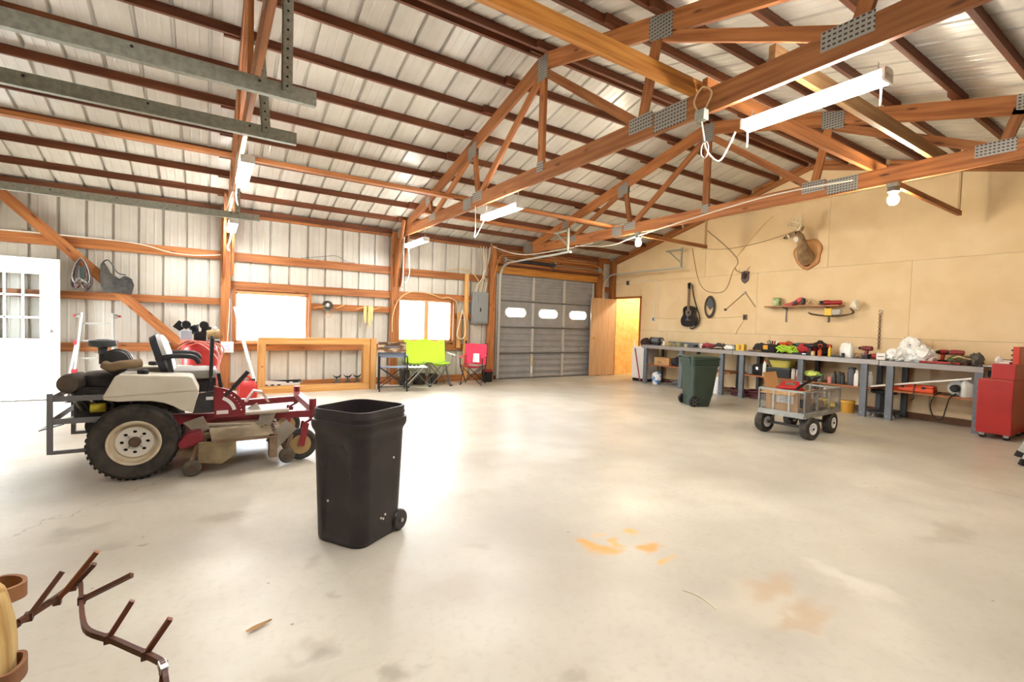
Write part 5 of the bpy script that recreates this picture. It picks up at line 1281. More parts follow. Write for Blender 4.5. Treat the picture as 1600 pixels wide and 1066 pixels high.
cord('lamp_cord', [(.3, 8.75, 2.6), (.28, 8.78, 2.45), (.25, 8.8, 2.36), (.27, 8.8, 2.3)], .012, CORDW, 'white plug hanging under the lower end-on tube light at the left')

# ================================================================== ON THE TAN WALL
WX = XR      # face of the plywood
def guitar():
    t = thing('acoustic_guitar', 'black acoustic guitar with a strap hanging on the tan wall', 'guitar', (WX-.035, 6.79, 1.33))
    K = mat('black_lacquer', '#121214', .15, coat=.6)
    half = [(.0, 0), (.09, .005), (.16, .03), (.19, .08), (.2, .14), (.185, .2), (.15, .25), (.135, .29), (.14, .33), (.15, .38), (.135, .43), (.09, .46), (.04, .47), (0, .47)]
    out = half+[(-a, b) for a, b in half[-2:0:-1]]
    MB().prism([(a, b) for a, b in out], -.10, 0, 'x').build('body', K, t, bevel=.006)
    MB().prism([(a*.975, .235+(b-.235)*.975) for a, b in out], -.1035, -.1, 'x').build('top_binding', mat('dark_soundboard', '#1a1718', .2), t)
    h = MB().lathe([(.05, .0), (.05, .002)], (-.1035, 0, .315), (-1, 0, 0), 28).build('sound_hole', BLACK, t)
    MB().lathe([(.052, 0), (.068, 0), (.068, .003), (.052, .003)], (-.1035, 0, .315), (-1, 0, 0), 28, closed=True).build('rosette', mat('rosette_cream', '#b8aa90', .5), h)
    MB().box((-.112, -.07, .14), (-.102, .07, .16)).build('bridge', mat('bridge_wood', '#6a4a34', .5), t)
    MB().box((-.12, -.025, .36), (-.085, .025, .84)).build('neck', mat('neck_wood', '#b08a5c', .5), t)
    MB().box((-.124, -.022, .36), (-.12, .022, .84)).build('fretboard', mat('fretboard_wood', '#8c6c48', .5), t)
    MB().prism([(-.03, .84), (.03, .84), (.04, .98), (-.04, .98)], -.11, -.09, 'x').build('headstock', K, t)
    for s in (-1, 1):
        for k in range(3): MB().cyl((-.1, s*.045, .87+.035*k), .007, .03, (0, 1, 0), 8).build('tuning_peg', STEEL, t)
    for k in range(6): MB().bar((-.127, -.015+.006*k, .15), (-.127, -.012+.005*k, .86), .0012, .0012, up=(0, 1, 0)).build('string', STEEL, t)
    MB().tube(smooth_path([(-.06, -.03, .95), (-.05, -.08, .7), (-.04, -.16, .45), (-.03, -.235, .25), (-.03, -.24, .12), (-.04, -.17, .02), (-.05, -.08, -.04), (-.06, -.03, -.02)], 5), .013, 6).build('strap', BLACK, t, smooth=True)
    MB().cyl((0.005, 0, .93), .01, .05, (1, 0, 0), 8).build('wall_hook', STEEL, t)
guitar()
def cable_oval():
    t = thing('coiled_cable', 'oval coil of dark cable hanging on the tan wall beside the guitar', 'cable coil', (WX-.03, 6.33, 1.77))
    for i in range(4):
        r = 1-.06*i; MB().tube([(-.006*i, .125*r*math.cos(a), .235*r*math.sin(a)) for a in [2*PI*k/30 for k in range(30)]], .011, 6, True).build('coil', mat('dark_cable', '#4a4038', .5), t, smooth=True)
    MB().prism([(-.07, .0), (.0, -.06), (.085, .05), (.075, .16), (-.02, .19), (-.085, .1)], .0, .012, 'x').build('grey_pad', mat('slate_pad', '#5a6066', .7), t)
cable_oval()
t = thing('framing_square', 'long folding rule bent in an angle on the tan wall', 'rule', (WX-.012, 5.55, 2.05))
for a, b in (((.42, -.34), (0, 0)), ((0, 0), (-.22, -.29))): MB().bar((0, a[0], a[1]), (0, b[0], b[1]), .012, .03, up=(1, 0, 0)).build('arm', mat('tan_rule', '#b89a72', .5), t)
MB().cyl((-.005, 0, 0), .025, .02, (1, 0, 0), 14).build('joint', STEEL, t); MB().cyl((-.005, .42, -.34), .025, .02, (1, 0, 0), 14).build('end_cap', DKMETAL, t)
def antler_mount():
    t = thing('antler_mount', 'small antlers on a dark shield plaque on the tan wall', 'antlers', (WX, 5.57, 2.23))
    MB().prism([(0, 0), (.06, .04), (.085, .1), (.08, .2), (.09, .24), (.04, .25), (0, .265), (-.04, .25), (-.09, .24), (-.08, .2), (-.085, .1), (-.06, .04)], -.02, 0, 'x').build('shield', mat('dark_shield', '#5c4a44', .4), t, bevel=.004)
    mb = MB().ball((-.04, 0, .16), (.035, .045, .075), 14, 10); mb.build('skull_cap', mat('brown_velvet', '#40302a', .8), t, smooth=True)
    AN = mat('antler_bone', '#a08468', .6)
    for s in (-1, 1):
        b = [(-.05, s*.03, .21), (-.09, s*.08, .23), (-.13, s*.13, .27), (-.12, s*.16, .33)]
        a = MB().tube(smooth_path(b, 4), [.011]*6+[.009]*4+[.007, .006, .004], 6).build('antler', AN, t, smooth=True)
        for p, q in (((-.09, s*.08, .23), (-.10, s*.07, .30)), ((-.12, s*.12, .26), (-.15, s*.12, .31))): MB().tube([p, q], [.007, .002], 6).build('tine', AN, a)
antler_mount()
def deer():
    t = thing('deer_mount', 'white-tailed deer shoulder mount with antlers on a round wooden plaque', 'mounted deer', (WX, 4.39, 2.70))
    SL_ = mat('log_slice', '#c98f54', .55, col2='#b0743c', nscale=4, bump=.05)
    n = 40; prof = []
    for i in range(n):
        a = 2*PI*i/n; r = 1+.05*math.sin(3*a+.5)+.035*math.sin(7*a)+.03*math.cos(5*a)
        prof.append((.235*r*math.cos(a), .275*r*math.sin(a)))
    MB().prism(prof, -.035, 0, 'x').build('plaque', SL_, t, bevel=.006)
    MB().prism([(a*.86, b*.86) for a, b in prof], -.038, -.035, 'x').build('plaque_face', mat('pale_slice', '#d8a468', .55), t)
    FUR = mat('deer_fur', '#a58a68', .9, col2='#836748', nscale=9, bump=.3, bscale=60)
    # neck and head as one skinned body
    path = [((-.03, -.01, -.1), .13, .14), ((-.09, 0, -.06), .13, .135), ((-.16, .005, .02), .105, .11), ((-.205, .01, .12), .08, .085), ((-.235, .02, .21), .066, .072), ((-.255, .035, .285), .066, .07), ((-.275, .065, .325), .066, .066), ((-.30, .105, .33), .06, .058), ((-.325, .15, .315), .047, .046), ((-.35, .195, .295), .037, .037), ((-.365, .225, .28), .032, .031), ((-.372, .238, .274), .018, .019)]
    rings = []
    for i, (p, rx, rz) in enumerate(path):
        p = V(p); a = V(path[max(i-1, 0)][0]); b = V(path[min(i+1, len(path)-1)][0]); d = (b-a).normalized()
        s = d.cross(V((0, 0, 1))); s = s.normalized() if s.length > .01 else V((0, 1, 0)); u = s.cross(d)
        rings.append([tuple(p+s*rx*math.cos(2*PI*k/18)+u*rz*math.sin(2*PI*k/18)) for k in range(18)])
    body = loft(rings).build('body', FUR, t, smooth=True)
    WH = mat('deer_white_fur', '#eae4d8', .9)
    MB().ball((-.292, .075, .245), (.046, .05, .06), 14, 10).build('throat_patch', WH, t, smooth=True)
    MB().lathe([(.03, -.014), (.04, -.012), (.041, .012), (.034, .014)], (-.348, .19, .296), (-.45, .85, -.4), 16).build('muzzle_band', WH, t, smooth=True)
    MB().ball((-.372, .238, .276), (.024, .022, .02), 12, 8).build('nose', BLACK, t, smooth=True)
    for s in (-1, 1):
        c = V((-.295, .098, .345))+V((-.85*s, -.5*s, 0)).normalized()*.05
        e = MB().ball(c, (.024, .024, .02), 12, 8).build('eye_ring', WH, t, smooth=True); MB().ball(c+V((-.013*s, -.008*s, .0)), .018, 10, 8).build('eye', BLACK, e, smooth=True)
        ear = loft([[tuple(V((-.27, .03, .36))+V((-s*.7, -s*.7, .35)).normalized()*l+V((.7, -.7, 0))*w*math.cos(2*PI*k/10)*.5+V((0, 0, 1))*w*.8*math.sin(2*PI*k/10)) for k in range(10)] for l, w in ((.05, .015), (.08, .04), (.12, .045), (.16, .025), (.175, .004))])
        ear.build('ear', FUR, t, smooth=True)
        AN = mat('antler_pale', '#efe4c8', .5)
        b0 = V((-.285, .06, .40)); sd = V((-s*.7, -s*.6, 0))
        beam = smooth_path([b0+sd*.03, b0+sd*.1+V((.0, -.02, .05)), b0+sd*.19+V((-.02, .0, .08)), b0+sd*.2+V((-.07, .05, .10)), b0+sd*.15+V((-.12, .1, .12))], 4)
        an = MB().tube(beam, [.02-.0008*i for i in range(len(beam))], 7).build('antler', AN, t, smooth=True)
        for i, h in ((4, .13), (8, .17), (12, .15), (15, .09)):
            p = beam[min(i, len(beam)-1)]; MB().tube(smooth_path([p, p+V((0, -.01, h*.5)), p+V((-.01, .0, h))], 3), [.014, .013, .012, .01, .009, .006, .003], 6).build('tine', AN, an, smooth=True)
    MB().box((-.05, -.03, -.235), (-.035, .03, -.215)).build('name_plate', DKMETAL, t)
    MB().ball((-.05, .0, -.2), (.03, .06, .035), 12, 8).build('carved_knot', mat('dark_knot', '#7a4626', .6), t, smooth=True)
deer()
# wall shelf
sh = thing('bracket_shelf', 'short brown wooden shelf on two brackets on the tan wall', 'shelf', (WX, 4.4, 1.73))
board('plank', (WX-.12, 3.76, 1.745), (WX-.12, 5.03, 1.745), .23, .022, mat('shelf_plank', '#a8744a', .55), sh)
for y in (4.72, 4.0): MB().prism([(WX-.2, 1.734), (WX-.2, 1.72), (WX-.02, 1.70), (WX-.02, 1.48), (WX-.002, 1.46), (WX-.002, 1.734)], y-.012, y+.012, 'y').build('bracket', mat('bracket_grey', '#7a7068', .5), sh, world=True)
def lidded_can(name, loc, r, h, m, lid, label, cat='can', band=None):
    t = thing(name, label, cat, loc)
    MB().lathe([(r*.98, 0), (r, .006), (r, h-.01), (r*.97, h)], n=24).build('body', m, t, smooth=True)
    MB().lathe([(r*1.03, h-.012), (r*1.03, h), (r*.9, h+.003)], n=24).build('lid', lid, t, smooth=True)
    if band: MB().lathe([(r*1.005, h*.25), (r*1.005, h*.7)], n=24, cap=False).build('label_band', band, t, smooth=True)
    return t
lidded_can('coffee_can', (WX-.12, 4.85, 1.757), .068, .15, mat('green_tin', '#6d9a50', .4, col2='#cfdcae', nscale=12), mat('lid_green', '#4f8f3c', .4), 'green printed tin can at the left end of the wall shelf')
def drill(name, loc, rz, m, label, ln=.2, lay=False, bat=True, flip=0):
    t = thing(name, label, 'power tool', loc, rz)
    if lay: t.rotation_euler = (R(90), 0, rz)
    b0 = 0
    if bat: MB().box((-.04, -.035, 0), (.06, .035, .05)).build('battery', BLACK, t, bevel=.008)
    MB().bar((.015, 0, .045), (.0, 0, .13), .035, .045, up=(1, 0, 0)).build('grip', m, t, bevel=.01)
    MB().lathe([(.02, -.08), (.035, -.07), (.038, .0), (.036, .06), (.028, .08)], (.0, 0, .16), (1, 0, 0), 18).build('motor_housing', m, t, smooth=True)
    MB().lathe([(.024, .08), (.024, .11), (.015, .13), (.006, .135)], (0, 0, .16), (1, 0, 0), 14).build('chuck', BLACK, t, smooth=True)
    MB().tube([(.13, 0, .16), (ln, 0, .16)], .004, 6).build('bit', STEEL, t)
    return t
def grinder(name, loc, rz, m, label, L=.32):
    t = thing(name, label, 'power tool', loc, rz)
    MB().lathe([(.02, -L/2), (.035, -L/2+.01), (.034, 0), (.042, .04), (.042, L/2-.05), (.03, L/2-.04)], (0, 0, .045), (1, 0, 0), 18).build('housing', m, t, smooth=True)
    MB().lathe([(.03, -.035), (.045, -.03), (.045, .02), (.03, .03)], (L/2-.03, 0, .046), (0, 0, 1), 18).build('gear_head', BLACK, t, smooth=True)
    MB().cyl((L/2-.02, .0, .03), .06, .006, (.2, 0, 1), 22).build('disc', DKMETAL, t)
    MB().tube([(L/2-.03, 0, .05), (L/2-.03, .12, .06)], .014, 8).build('side_handle', BLACK, t)
    return t
def recip_saw(name, loc, rz, label):
    t = thing(name, label, 'power tool', loc, rz); 
    MB().prism([(-.2, 0), (-.05, .0), (.03, .03), (.1, .09), (.13, .13), (.1, .15), (.05, .14), (-.02, .09), (-.1, .055), (-.2, .035)], -.03, .03, 'y').build('body', REDPL, t, bevel=.01)
    MB().prism([(-.06, .01), (.0, .02), (.05, .06), (.03, .1), (-.03, .07)], -.034, .034, 'y').build('rubber_boot', BLACK, t, bevel=.006)
    MB().box((.1, -.032, .02), (.15, .032, .13)).build('battery', BLACK, t, bevel=.008)
    return t
recip_saw('reciprocating_saw', (WX-.13, 4.5, 1.757), R(-90), 'red and black reciprocating saw on the wall shelf beside the green can')
cord('jute_loop', [(WX-.14, 4.32, 1.77), (WX-.13, 4.26, 1.86), (WX-.12, 4.2, 1.84), (WX-.12, 4.12, 1.77), (WX-.15, 4.2, 1.768)], .012, CORDT, 'loop of tan rope on the wall shelf right of the red saw', 'rope')
grinder('angle_grinder', (WX-.12, 3.92, 1.757), R(92), REDP, 'red angle grinder at the right end of the wall shelf')
t = thing('yellow_tester', 'yellow boxed tool hanging in front of the wall shelf bracket', 'power tool', (WX-.2, 3.95, 1.57))
MB().box((-.03, -.09, 0), (.04, .03, .13)).build('body', YELL, t, bevel=.012); MB().box((-.035, -.22, .02), (.03, -.09, .11)).build('grey_case', mat('pale_grey_case', '#b8b4aa', .5), t, bevel=.01)
MB().tube([(0, -.03, .13), (.03, -.03, .18)], .005, 6).build('hook', STEEL, t)
random.seed(21)
for k in range(2):
    cord('slack_cord', [(WX-.2, 4.25-.02*k, 1.63-.02*k), (WX-.21, 4.15, 1.60-.015*k), (WX-.22, 3.9, 1.57-.01*k), (WX-.2, 3.7, 1.58-.012*k), (WX-.18, 3.55+.02*k, 1.62), (WX-.15, 3.62, 1.70)], .009, (CORDK, mat('brown_cord', '#6a4a30', .5))[k % 2], ('black cord drooping under the right end of the wall shelf', 'brown cord drooping under the right end of the wall shelf')[k], 'cord', group='cords under the wall shelf')
crumple('rope_hank', (WX-.12, 3.56, 1.68), (.05, .07, .09), mat('cream_rope', '#e6dcc4', .8, bump=.5, bscale=40), 'cream hank of rope hung off the right end of the wall shelf', 'rope', 9)
# small wall things
ch = thing('hanging_chain', 'rusty chain hanging on the tan wall above the bench', 'chain', (WX-.02, 3.24, 1.62))
for k in range(17):
    pts = [(0, .016*math.cos(a), -.034*k-.02+.022*math.sin(a)) for a in [2*PI*i/10 for i in range(10)]]
    if k % 2: pts = [(p[1], 0, p[2]) for p in pts]
    MB().tube(pts, .0045, 5, True).build('link', mat('rusty_chain', '#6e4c38', .6, .3), ch, smooth=True)
MB().tube(smooth_path([(0, -.02, 0), (-.01, -.03, .03), (-.01, .0, .05), (0, .02, .03)], 4), .006, 6).build('hook', STEEL, ch, smooth=True)
def wallbox(y, z, label, m):
    t = thing('outlet', label, 'outlet', (WX, y, z)); MB().box((-.04, -.035, -.055), (0, .035, .055)).build('box', m, t, bevel=.004); MB().box((-.044, -.02, -.04), (-.04, .02, .04)).build('cover', BLACK, t)
wallbox(5.53, 1.55, 'dark outlet on the tan wall below the folding rule', mat('dusty_outlet', '#8a7a60', .6)); wallbox(7.86, 1.5, 'light switch box on the tan wall by the side door', WHITE)
wallbox(8.75, 2.43, 'small junction box on the tan wall above the side door', mat('grey_box', '#77736a', .5))
CONDT = mat('tan_conduit', '#d9bd88', .55)
cord('conduit', [(WX-.012, 8.7, 2.43), (WX-.012, 8.0, 2.44), (WX-.012, 7.85, 2.44), (WX-.012, 7.84, 2.0), (WX-.012, 7.86, 1.56)], .009, CORDW, 'pale cable running from the corner down to the light switch', 'cable', 4)
cord('conduit', [(WX-.01, 7.8, 1.52), (WX-.01, 6.6, 1.52), (WX-.01, 5.6, 1.56)], .008, CONDT, 'tan cable running level below the guitar to the outlet', 'cable', 3)
cord('conduit', [(WX-.01, 5.55, 1.5), (WX-.01, 5.68, 1.3), (WX-.01, 5.72, 1.2)], .006, CONDT, 'thin tan wire curling down from the dark outlet', 'cable', 5)
cord('conduit', [(WX-.01, 6.85, 3.1), (WX-.01, 6.7, 2.5), (WX-.01, 6.55, 2.2), (WX-.01, 6.3, 2.08), (WX-.01, 6.0, 2.12), (WX-.01, 5.85, 2.5), (WX-.01, 5.78, 2.78), (WX-.01, 6.5, 3.45)], .007, mat('brown_cable', '#a08258', .5), 'brown cable looping down between the guitar and the small antlers', 'cable', 6)
cord('conduit', [(WX-.01, 5.78, 2.78), (WX-.01, 5.3, 3.3), (WX-.01, 5.05, 3.5)], .005, CONDT, 'thin tan wire slanting up from the cable clip towards the truss', 'cable', 4)
cord('conduit', [(WX-.01, 6.6, 3.05), (WX-.01, 6.0, 2.98), (WX-.01, 5.3, 3.02), (WX-.01, 4.7, 3.13)], .006, mat('brown_cable', '#a08258', .5), 'brown wire strung across the tan wall to the deer', 'cable', 5)
# struts from the far truss
for y, x1, lab in ((2.08, 8.1, 'short wooden strut with a hanger, right of the bulb above the bench'), (5.66, 7.97, 'short wooden strut running from the corner bulb towards the wall')):
    o = thing('hanger_strut', lab, 'strut', (6.16, y, 2.84), group='struts from the far truss'); board('strut', (6.16, y, 2.85), (x1, y, 2.85), .04, .06, WOOD, o)
    MB().bar((x1-.04, y, 2.88), (x1-.04, y, zp(y)+.02), .04, .02, up=(0, 1, 0)).build('strap', mat('tan_strap', '#c8a878', .6), o, world=True)

# ================================================================== UNDER AND ON THE BENCHES
cab = thing('white_cabinet', 'white mini fridge with a black base at the left end of the benches', 'fridge', (8.9, 7.87, 0))
MB().box((-.22, -.21, .07), (.2, .21, .83)).build('body', WHITEM, cab, bevel=.008); MB().box((-.235, -.205, .075), (-.222, .205, .825)).build('door', WHITEM, cab, bevel=.008); MB().box((-.2, -.2, 0), (.19, .2, .07)).build('base', BLACK, cab)
br = thing('broom_handle', 'red broom handle with a white top leaning on the mini fridge', 'broom', (8.52, 7.62, 0))
MB().tube([(8.5, 7.65, .02), (8.6, 7.93, .78)], .015, 8).build('red_shaft', mat('red_pole', '#b03a48', .4), br, world=True); MB().tube([(8.6, 7.93, .78), (8.625, 8.0, .97)], .015, 8).build('white_shaft', WHITE, br, world=True)
Z1 = BT+.001; SZ = .4565
def bottle(name, loc, r, h, m, cap, label, cat='bottle', group=None, sq=False, neck=.4):
    t = thing(name, label, cat, loc, R(8), group=group)
    if sq: loft([[(p[0], p[1], z) for p in rsq(0, 0, w, d, min(w, d)*.25, 4)] for z, w, d in ((0, r*1.9, r*1.3), (.01, r*2, r*1.4), (h*.66, r*2, r*1.4), (h*.78, r*1.5, r*1.1), (h*.88, r*neck*1.5, r*neck*1.5), (h*.9, r*neck*1.5, r*neck*1.5))]).build('body', m, t, smooth=True)
    else: MB().lathe([(r*.95, 0), (r, .006), (r, h*.68), (r*.85, h*.76), (r*neck, h*.86), (r*neck, h*.9)], n=20).build('body', m, t, smooth=True)
    MB().lathe([(r*neck*1.15, h*.89), (r*neck*1.15, h*.99), (r*neck, h)], n=14).build('cap', cap, t, smooth=True)
    return t
def jug(name, loc, w, d, h, m, cap, label, rz=0., cat='jug'):
    t = thing(name, label, cat, loc, rz)
    loft([[(p[0]+ox, p[1], z) for p in rsq(0, 0, a, b, min(a, b)*.3, 4)] for z, a, b, ox in ((0, w*.94, d*.94, 0), (.01, w, d, 0), (h*.62, w, d, 0), (h*.78, w*.75, d*.75, -w*.06), (h*.9, w*.3, d*.4, -w*.15), (h*.93, w*.28, d*.36, -w*.15))]).build('body', m, t, smooth=True)
    MB().tube(smooth_path([(-w*.05, 0, h*.88), (w*.2, 0, h*.9), (w*.38, 0, h*.78), (w*.42, 0, h*.6)], 5), w*.09, 8).build('handle', m, t, smooth=True)
    MB().cyl((-w*.15, 0, h*.96), w*.13, h*.08).build('cap', cap, t)
    return t
# -- bench one, on top
crumple('dark_rag_bag', (8.85, 7.83, .831), (.1, .16, .12), mat('dark_brown_cloth', '#3a2622', .8), 'dark brown bag slumped on the mini fridge', 'bag', 12, .3)
bg = thing('bench_grinder', 'grey bench grinder at the left end of the bench', 'grinder', (8.75, 7.42, Z1), R(90))
MB().lathe([(.04, -.1), (.07, -.08), (.07, .08), (.04, .1)], (0, 0, .11), (1, 0, 0), 20).build('motor', mat('grey_cast', '#74777a', .5, .3), bg, smooth=True); MB().box((-.08, -.06, 0), (.08, .06, .05)).build('base', DKMETAL, bg)
for s in (-1, 1): MB().cyl((s*.14, 0, .11), .07, .035, (1, 0, 0), 22).build('guard', BLACK, bg); MB().cyl((s*.14, 0, .11), .055, .045, (1, 0, 0), 22).build('wheel', mat('grinding_stone', '#9a938a', .9), bg)
for k, (y, r, h, m, lab) in enumerate(((7.18, .03, .1, WHITE, 'white can on the bench right of the grey grinder'), (7.08, .035, .07, YELL, 'squat yellow tub on the bench right of the white can'), (6.78, .04, .08, mat('olive_tin', '#a8a46a', .5), 'olive tin on the bench above the cardboard box'), (6.35, .045, .06, BLACK, 'small black tin on the bench left of the green bin lid'), (6.2, .03, .08, WHITE, 'white tub on the bench just left of the red rag'))):
    lidded_can('small_can', (8.72, y, Z1), r, h, m, m, lab)
crumple('red_rag', (8.75, 6.08, Z1), (.08, .14, .06), mat('dull_red_cloth', '#a03a40', .85), 'crumpled dull red rag on the bench behind the green bin', 'rag', 14, .5, group='rags')
random.seed(31)
TL = [mat('tool_black', '#2c2a2a', .5), mat('tool_red', '#a83030', .45), mat('tool_steel', '#9a9a98', .35, .7), mat('tool_tan', '#b09468', .6), mat('tool_grey', '#5c5a58', .5)]
TLN = ('black-handled', 'red-handled', 'steel-handled', 'tan-handled', 'grey-handled')
def hand_tool(x, y, z, a, L, m, label, group):
    t = thing('hand_tool', label, 'hand tool', (x, y, z), a, group=group)
    MB().lathe([(.006, 0), (.013, .01), (.015, L*.25), (.011, L*.4), (.006, L*.44)], (0, 0, .016), (1, 0, 0), 10).build('handle', m, t, smooth=True)
    MB().bar((L*.42, 0, .012), (L, 0, .008), .009, .006).build('shank', STEEL, t)
    return t
for k in range(7): hand_tool(8.62+.05*(k % 4), 5.95-.05*k, Z1+.0, R(40+47*k), .2+.02*(k % 3), TL[k % 5], TLN[k % 5]+' hand tool, '+ORD[k]+' from the left between the red rag and the yellow box', 'hand tools left of the yellow box')
for k in range(3): cord('tangled_cord', [(8.6+.1*math.cos(a*1.3+k)+.06*k, 5.75+.12*math.sin(a+k), Z1+.012+.008*k+.01*math.sin(3*a)) for a in [j*.8 for j in range(9)]], .007, (CORDK, mat('brown_cord', '#6a4a30', .5), CORDW)[k], ('tangled black cord on the bench left of the yellow box', 'tangled brown cord on the bench left of the yellow box', 'tangled white cord on the bench left of the yellow box')[k])
crumple('plastic_wrap', (8.68, 5.55, Z1), (.07, .1, .05), PLB, 'clear crumpled plastic beside the yellow box on the bench', 'plastic bag', 15, .5)
yb = thing('yellow_box', 'yellow box with a dark printed panel on the bench', 'box', (8.62, 5.27, Z1), R(4)); MB().box((-.05, -.08, 0), (.05, .08, .125)).build('carton', YELL, yb, bevel=.004); MB().box((-.052, -.03, .02), (-.05, .02, .11)).build('print_panel', mat('amber_print', '#a8741c', .5), yb)
for k in range(8): hand_tool(8.6+.05*(k % 4), 5.12-.035*k, Z1, R(-40+31*k), .24, TL[(k*2+1) % 5], TLN[(k*2+1) % 5]+' hand tool, '+ORD[k]+' from the left in the pile right of the yellow box', 'hand tools right of the yellow box')
def tool_bag():
    t = thing('tool_bag', 'black open tool bag with a yellow pocket on the bench', 'tool bag', (8.72, 4.73, Z1), R(-4))
    loft([[(p[0], p[1], z) for p in rsq(0, 0, w, d, .03, 3)] for z, w, d in ((0, .18, .22), (.01, .2, .24), (.14, .2, .27), (.15, .21, .28))]).build('body', mat('black_nylon', '#201c1e', .8), t, smooth=True)
    MB().box((-.106, .02, .05), (-.1, .11, .13)).build('pocket', mat('amber_pocket', '#e2a02c', .7), t, bevel=.003)
    MB().tube(smooth_path([(0, .08, .15), (0, .09, .2), (0, .05, .21), (0, .04, .15)], 4), .006, 6).build('handle', BLACK, t, smooth=True)
    for k, m in enumerate((WHITE, REDPL, BLACK, STEEL)): MB().tube([(.02*k-.03, -.08+.05*k, .12), (.02*k-.05, -.13+.06*k, .21)], .012, 8).build('tool_handle', m, t)
tool_bag()
LIMEC = mat('lime_rope', '#bfe84a', .6)
for k in range(7):
    cord('lime_strap', [(8.62+.05*math.sin(k+j)+.01*k, 4.5-.026*k+.09*math.cos(1.1*j+k), Z1+.014+.13*abs(math.sin(j*.9+k))*(.5+.5*math.sin(k*.5+.4))) for j in range(8)], .012, LIMEC, ORD[k]+' lime green strap from the left in the heap on the bench', 'strap', 5, 6, 'heap of lime straps')
drill('cordless_drill', (8.78, 4.56, Z1), R(70), ORANGE, 'orange cordless drill behind the lime straps')
drill('cordless_drill', (8.86, 4.3, Z1), R(120), mat('teal_tool', '#4a6a62', .45), 'dull green cordless drill behind the lime straps')
crumple('red_sack', (8.74, 4.14, Z1+.03), (.12, .15, .10), mat('red_canvas', '#b02a30', .8), 'red canvas bag standing on a flat black case', 'bag', 17, .22)
cs = thing('flat_case', 'flat black tool case on the bench under the red canvas bag', 'case', (8.72, 4.14, Z1), R(2)); MB().box((-.1, -.19, 0), (.12, .19, .03)).build('shell', BLACK, cs, bevel=.006); MB().box((-.104, -.04, .006), (-.1, .02, .024)).build('latch', STEEL, cs)
drill('cordless_drill', (8.72, 3.92, Z1), R(200), ORANGE, 'orange and black cordless drill right of the red canvas bag')
drill('cordless_drill', (8.8, 3.82, Z1), R(30), REDP, 'dark red cordless drill left of the yellow tube')
bottle('glue_tube', (8.6, 3.72, Z1), .024, .17, YELL, mat('amber_cap', '#d89a20', .4), 'yellow caulk tube standing at the bench edge', 'tube')
jug('white_jug', (8.82, 3.58, Z1), .16, .12, .24, WHITE, WHITE, 'tall white plastic jug at the back of the bench', R(90)); jug('white_jug', (8.64, 3.46, Z1), .13, .1, .23, mat('cloudy_plastic', '#f2f2ec', .35), WHITE, 'cloudy white jug at the front of the bench', R(80))
st = thing('sanding_pad', 'dark green sanding block at the bench edge by the yellow tube', 'sanding block', (8.58, 3.6, Z1), R(85)); MB().box((-.1, -.03, 0), (.08, .03, .025)).build('block', mat('dark_green_block', '#3f4a42', .7), st, bevel=.006); MB().box((-.1, -.02, .025), (-.07, .02, .07)).build('knob', BLACK, st)
crumple('pink_rag', (8.8, 3.33, Z1), (.05, .07, .05), mat('pale_pink_cloth', '#e0ccc0', .8), 'pale pink rag right of the white jugs', 'rag', 19, .5, group='rags')
drill('cordless_drill', (8.66, 3.22, Z1), R(75), mat('maroon_tool', '#7a2830', .45), 'maroon impact driver on the bench right of the pale rag', lay=False)
grinder('angle_grinder', (8.68, 3.08, Z1), R(80), REDP, 'red angle grinder lying left of the white carton on the bench', .24)
tb = thing('tape_box', 'small white carton with a printed line near the white bags', 'box', (8.58, 3.0, Z1), R(3)); MB().box((-.04, -.055, 0), (.04, .055, .1)).build('carton', WHITE, tb, bevel=.003); MB().box((-.041, -.04, .045), (-.04, .04, .055)).build('print_line', DKMETAL, tb)
for k, (y, x, r, lab) in enumerate(((2.86, 8.66, (.1, .11, .1), 'low white plastic bag at the left of the heap on the bench'), (2.72, 8.8, (.14, .16, .19), 'tallest white plastic bag in the middle of the heap'), (2.56, 8.72, (.13, .15, .13), 'white plastic bag at the right of the heap'), (2.76, 8.94, (.09, .12, .22), 'white plastic bag at the back of the heap against the wall'))):
    crumple('plastic_bag', (x, y, BT-.004), r, PLB, lab, 'plastic bag', 40+k, .55, 5., (30, 18), 'heap of white plastic bags')
rt = thing('red_tray', 'flat red metal tray on the right workbench', 'tray', (8.62, 2.32, BT-.004), R(0)); MB().box((-.07, -.22, 0), (.07, .22, .008)).build('base', REDP, rt)
for a, b in (((-.07, -.22, 0), (-.064, .22, .03)), ((.064, -.22, 0), (.07, .22, .03)), ((-.07, -.22, 0), (.07, -.214, .03)), ((-.07, .214, 0), (.07, .22, .03))): MB().box(a, b).build('rim', REDP, rt)
drill('cordless_drill', (8.85, 2.36, BT-.004), R(160), REDP, 'red cordless drill behind the flat red tray'); drill('cordless_drill', (8.88, 2.22, BT-.004), R(100), mat('dark_red_tool', '#8c2428', .45), 'dark red cordless drill right of the flat red tray')
for k in range(12): hand_tool(8.62+.06*(k % 5), 2.22-.022*k, BT-.004, R(25*k+10), .24+.02*(k % 3), TL[(k*3) % 5], TLN[(k*3) % 5]+' hand tool, '+ORD[k]+' from the left in the heap by the red chest', 'hand tools at the right end')
for k in range(3): cord('tangled_cord', [(8.72+.13*math.cos(a+k)+.02*k, 2.08+.14*math.sin(a*.9+k), BT+.02+.03*k+.03*abs(math.sin(2*a))) for a in [j*.8 for j in range(9)]], .008, (CORDK, mat('brown_cord', '#6a4a30', .5), CORDT)[k], ('black cord tangled in the tool heap at the right end', 'brown cord tangled in the tool heap at the right end', 'tan wire springing out of the tool heap at the right end')[k])
crumple('wire_wad', (8.7, 1.97, BT-.004), (.06, .07, .1), mat('dark_wire_wad', '#5c564e', .6, .3), 'dark wad of wire at the far right of the bench', 'wire', 51, .6)
